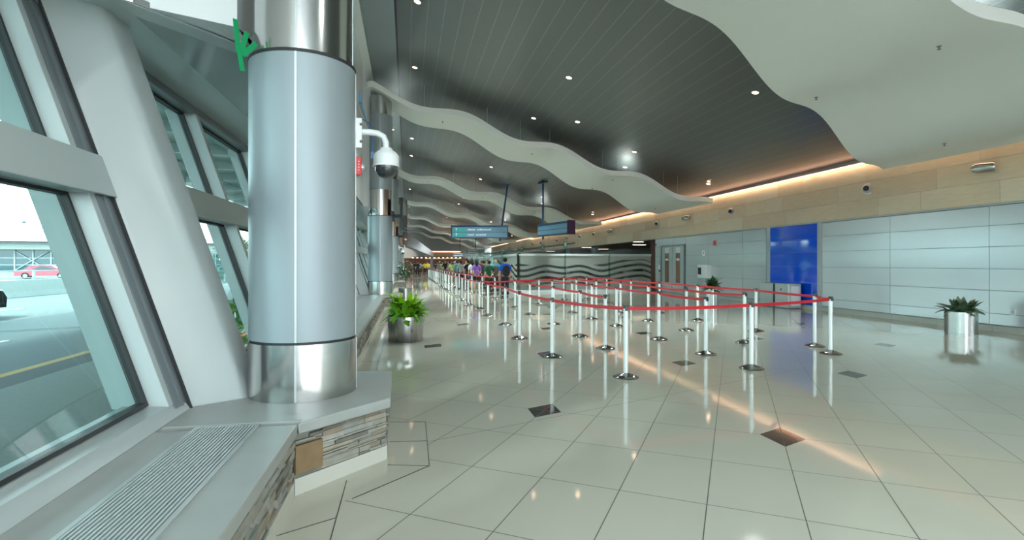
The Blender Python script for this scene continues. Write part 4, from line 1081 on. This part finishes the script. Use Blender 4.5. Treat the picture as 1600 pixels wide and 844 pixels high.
person(3.95, 33.0, R(15), 'woman', (.6, .62, .62), (.05, .06, .12), 'black', 'person with long dark hair in a white top behind the purple one', 1)
person(4.75, 34.2, R(-20), 'straight', (.25, .03, .03), (.03, .03, .04), 'brown', 'person in dark red top further along the queue', 1)
person(4.1, 36.6, R(10), 'straight', (.015, .02, .03), (.02, .02, .02), 'brown', 'person in navy top with a black bag, mid queue', 1.0)
backpack(4.08, 36.36, 1.2, (.02, .02, .03), 'black backpack mid queue on the navy top', R(10), 1.1)
person(3.75, 38.2, R(0), 'bent', (.5, .52, .5), (.03, .03, .05), 'black', 'person in pale grey top, mid queue', .98)
person(3.7, 40.6, R(5), 'straight', (.25, .4, .42), (.03, .04, .06), 'brown', 'person with teal backpack in the far half of the queue', 1.0)
backpack(3.69, 40.36, 1.2, (.02, .3, .27), 'teal backpack in the far half of the queue', R(5), 1.2)
person(4.7, 41.5, R(0), 'straight', (.1, .03, .06), (.02, .02, .02), 'black', 'person in maroon top in the far half of the queue', .97, 2)
QC = [((.015, .015, .018), 'black'), ((.55, .57, .57), 'white'), ((.35, .4, .1), 'olive'), ((.3, .05, .08), 'crimson'), ((.08, .12, .2), 'navy'), ((.2, .3, .3), 'grey green')]
rq = random.Random(12)
for i, (x, y) in enumerate(((3.65, 43.4), (4.6, 44.6), (3.5, 46.2), (4.3, 47.8), (3.6, 49.4), (4.7, 50.2), (3.35, 51.6), (4.1, 53.0), (3.3, 55.2), (4.6, 56.1), (3.2, 58.0), (3.9, 59.6), (2.95, 61.6), (4.5, 63.0), (3.4, 65.2), (5.1, 46.2), (5.2, 54.0), (5.3, 60.5), (5.0, 38.6), (5.1, 48.9))):
    c, nm = QC[i % 6]
    x += .25
    person(x, y, rq.uniform(-.5, .5) + (PI if i % 5 == 3 else 0), ['straight', 'bent', 'woman'][i % 3], c, rq.choice([(.02, .02, .025), (.04, .05, .09), (.1, .09, .07)]), rq.choice(['black', 'brown', 'black', 'fair', 'grey']), 'distant person in %s top standing in the crowded far queue' % nm, rq.uniform(.94, 1.04), rq.randrange(3), 'distant people in %s tops' % nm)
for i, (x, y, c, lab) in enumerate(((2.25, 70.5, (.6, .62, .03), 'person in yellow high-visibility vest at the far left of the queue'), (2.75, 73, (.55, .4, .03), 'person in orange-yellow vest behind the yellow vested one'), (1.65, 69.0, (.45, .5, .52), 'person in pale shirt and black trousers walking at the far left'), (1.25, 66.0, (.015, .015, .018), 'person all in black near the small tree, nearest of the far-left group'), (.95, 68.5, (.02, .02, .03), 'person in dark clothes behind the black-clad one, far left'), (.5, 72, (.3, .12, .1), 'person in brick red top partly behind the small tree'))):
    person(x, y, R(180 if i % 2 else 30), ['bent', 'straight'][i % 2], c, (.015, .015, .02), 'black', lab, 1.0, 1)
# orange band on vest
# ------------------------------------------------------------------ outside
cn = empty('entrance_canopy', (0, 0, 0))
M['canopy'] = noisy('pale canopy metal', (.3, .36, .3), (.2, .27, .25), 1.5, .35, .3, stretch=(1, .2, 1))
def canopy_z(x): return 5.4 + (-3 - x) * .05 + .5 * math.sin((-3 - x) * .35)
m = MB(); xs = [-3.1 - i * .55 for i in range(17)]
for a, c in zip(xs, xs[1:]):
    m.hexa([(a, -12, canopy_z(a)), (c, -12, canopy_z(c)), (c, 90, canopy_z(c)), (a, 90, canopy_z(a)), (a, -12, canopy_z(a) + .12), (c, -12, canopy_z(c) + .12), (c, 90, canopy_z(c) + .12), (a, 90, canopy_z(a) + .12)])
m.build('roof_skin', M['canopy'], cn)
for i in range(26):
    y = -10 + i * 3.6; b = MB()
    for a, c in zip(xs, xs[1:]): b.hexa([(a, y, canopy_z(a) - .35), (c, y, canopy_z(c) - .35), (c, y + .12, canopy_z(c) - .35), (a, y + .12, canopy_z(a) - .35), (a, y, canopy_z(a)), (c, y, canopy_z(c)), (c, y + .12, canopy_z(c)), (a, y + .12, canopy_z(a))])
    b.build('rib', M['frame_white'], cn)
for i in range(1, 9):
    if i in (3,): continue
    MB().tube([(-11.2, 14 + i * 14.5 - 14.5, -.05), (-10.6, 14 + i * 14.5 - 14.5, canopy_z(-10.6))], .13, 10).build('post', M['frame_white'], cn)
tag(cn, 'pale ribbed canopy over the kerb seen through the upper windows', 'canopy')
jb = MB(); jb.extr([(-18.9, -.05), (-18.3, -.05), (-18.38, .2), (-18.5, .76), (-18.7, .76), (-18.82, .2)], -20, 130); tag(jb.build('concrete_barrier', M['concrete']), 'long low white concrete barrier across the road outside', 'barrier')
fe = empty('lot_fence', (-24, 0, 0))
for i in range(36):
    MB().box(-.06, .06, i * 3.2 + 2, i * 3.2 + 2.12, -.05, 1.15).build('fence_post', M['frame_white'], fe)
MB().box(-.03, .03, 0, 116, 1.08, 1.14).build('top_rail', M['frame_white'], fe); MB().box(-.03, .03, 0, 116, .62, .67).build('middle_rail', M['frame_white'], fe)
tag(fe, 'pale metal post and rail fence behind the concrete barrier', 'fence')
def car(x, y, rz, col, lab, kindc='sedan'):
    r_ = empty('car', (x, y, -.055), rz); cmn = base_mat('car paint', col, .25, .1, coat=1)
    prof = [(-2.35, .3), (-2.38, .62), (-2.25, .86), (-1.6, .96), (-1.05, 1.38), (-.2, 1.47), (.65, 1.4), (1.35, .98), (2.2, .82), (2.38, .6), (2.35, .3)]
    m = MB(); bm = m.bm; rings = []
    for yy, k in ((-.9, .93), (-.86, 1.), (.86, 1.), (.9, .93)):
        rings.append([bm.verts.new((px * (1 if abs(yy) < .88 else .985), yy * (1 if pz < 1 else .82), .3 + (pz - .3) * (1 if abs(yy) < .88 else .96))) for px, pz in prof])
    n = len(prof)
    for a, c in zip(rings, rings[1:]):
        for i in range(n): bm.faces.new([a[i], a[(i + 1) % n], c[(i + 1) % n], c[i]])
    bm.faces.new(rings[0]); bm.faces.new(rings[-1]); m.sm = True
    m.build('bodywork', cmn, r_)
    for s in (-1, 1):
        b = MB(); b.hexa([(-1.35, s * .82, .98), (1.15, s * .82, .98), (1.15, s * .87, .98), (-1.35, s * .87, .98), (-.95, s * .70, 1.34), (.6, s * .70, 1.36), (.6, s * .76, 1.36), (-.95, s * .76, 1.34)]); b.build('side_window', M['smoke'], r_)
    for wx in (-1.45, 1.45):
        for s in (-1, 1):
            wheel = MB().lathe([(.2, -.09), (.32, -.1), (.33, -.05), (.33, .05), (.32, .1), (.2, .09)], n=24, mat=Matrix.Rotation(PI / 2, 4, 'X')).build('wheel', M['black'], r_, loc=(wx, s * .84, .33)); MB().lathe([(.19, -.1), (.19, .1)], n=12, mat=Matrix.Rotation(PI / 2, 4, 'X')).build('rim', M['kiosk'], wheel)
    MB().box(2.3, 2.4, -.7, .7, .6, .72).build('headlights', M['clear'], r_); MB().box(-2.4, -2.3, -.75, .75, .68, .8).build('tail_lights', M['red_plastic'], r_)
    tag(r_, lab, 'car')
car(-38.2, 66.2, R(20), (.45, .03, .06), 'dark red car parked beyond the fence, the most visible one')
car(-42.5, 60, R(20), (.55, .6, .62), 'white car parked left of the dark red one')
car(-35.0, 74.5, R(30), (.6, .64, .65), 'white car parked right of the dark red one')
car(-31.3, 73.5, R(20), (.05, .06, .09), 'dark car parked at the right end of the visible cars')
car(-12.9, 16.7, R(90), (.03, .035, .04), 'dark car on the road cut by the left picture edge')
# opposite terminal
te = empty('terminal_building', (-60, 128, 0), R(8))
M['tglass'] = base_mat('terminal glazing', (.03, .1, .13), .15, 0, coat=1)
MB().box(-90, 78, 0, 30, -.1, 4.3).build('glass_front', M['tglass'], te)
MB().box(-92, 80, -3, 34, 4.3, 5.3).build('lower_roof', M['concrete'], te); MB().box(-92, 80, -5, 34, 5.9, 6.7).build('upper_roof', M['white'], te); MB().box(-90, 78, -2, 30, 5.3, 5.9).build('clerestory', M['tglass'], te)
fr_ = MB()
for i in range(56): fr_.box(-90 + i * 3, -89.8 + i * 3, -.2, 0, 0, 4.3)
for z in (1.2, 2.6): fr_.box(-90, 78, -.22, 0, z, z + .12)
for i in range(0, 56, 4):
    fr_.tube([(-90 + i * 3, -.3, 0), (-84 + i * 3, -.3, 4.2)], .1, 5); fr_.tube([(-84 + i * 3, -.3, 0), (-90 + i * 3, -.3, 4.2)], .1, 5)
fr_.build('facade_grid', M['white'], te, smooth=False)
tag(te, 'long low airport terminal with glazed front and white roof across the car park', 'building')
for i, (x, y) in enumerate(((-105, 173), (-100, 172.5))):
    r_ = empty('lattice_mast', (x, y, 0)); m = MB()
    for dx, dy in ((-.3, -.3), (.3, -.3), (0, .35)): m.tube([(dx, dy, 0), (dx * .6, dy * .6, 13)], .06, 5)
    for z in range(0, 12): m.tube([(-.3, -.3, z), (.3, -.3, z + 1)], .04, 4); m.tube([(.3, -.3, z), (0, .35, z + 1)], .04, 4)
    m.build('lattice', M['frame_white'], r_); MB().ball((0, 0, 13.2), .5, seg=10).build('beacon', M['frame_grey'], r_)
    tag(r_, ['slim lattice mast above the terminal roof, left one', 'slim lattice mast above the terminal roof, right one'][i], 'mast')
# shelter and trees seen through the second bay
shl = empty('bus_shelter', (-17.0, 46, -.05), R(0))
MB().box(-1, 1, 0, 16, 2.5, 2.65).build('roof', M['white'], shl)
for i in range(6): MB().box(.85, .95, i * 3.1, i * 3.1 + .1, 0, 2.5).build('post', M['white'], shl)
MB().box(.88, .92, 0, 15.6, .2, 2.3).build('glass_wall', M['glass_green'], shl); MB().box(-.6, -.3, 1, 15, .4, .5).build('bench', M['kiosk'], shl)
tag(shl, 'white framed glass shelter beyond the road, seen past the slanted fin', 'shelter')
M['tree'] = noisy('roadside foliage', (.06, .09, .03), (.14, .15, .06), 3, .8)
for i, (x, y, h) in enumerate(((-27, 60, 5), (-33, 71, 5.5), (-28, 74, 4.6), (-30, 78, 6), (-26.5, 66, 4.5), (-26, 88, 6))):
    r_ = empty('roadside_tree', (x, y, 0)); MB().tube([(0, 0, 0), (.1, 0, h * .5)], .15, 8, .08).build('trunk', M['bark'], r_)
    m = MB(); rr = random.Random(i)
    for q in range(700):
        u = Vector((rr.gauss(0, 1), rr.gauss(0, 1), rr.gauss(0, 1))).normalized() * rr.random() ** .35; c = Vector((u.x * h * .42, u.y * h * .42, h * .62 + u.z * h * .36)); d = Vector((rr.uniform(-1, 1), rr.uniform(-1, 1), rr.uniform(-1, 1))).normalized(); s5 = d.orthogonal().normalized() * .14
        v = [m.bm.verts.new(z) for z in (c - d * .22, c + s5, c + d * .22, c - s5)]; m.bm.faces.new(v)
    m.build('foliage', M['tree'], r_); tag(r_, 'bushy tree beyond the road seen through the slanted windows', 'tree', 'trees beyond the road')
hd_ = MB(); rr = random.Random(77)
for q in range(1500):
    c = Vector((rr.uniform(-3.6, -2.75), rr.uniform(7.5, 19), rr.uniform(0, .85))); d = Vector((rr.uniform(-1, 1), rr.uniform(-1, 1), rr.uniform(0, 1))).normalized() * .1; s5 = d.orthogonal().normalized() * .03
    v = [hd_.bm.verts.new(z) for z in (c - d, c + s5, c + d, c - s5)]; hd_.bm.faces.new(v)
tag(hd_.build('low_shrubs', M['lime_dark']), 'low green shrubs growing right outside the second window bay', 'shrubs', kind='stuff')
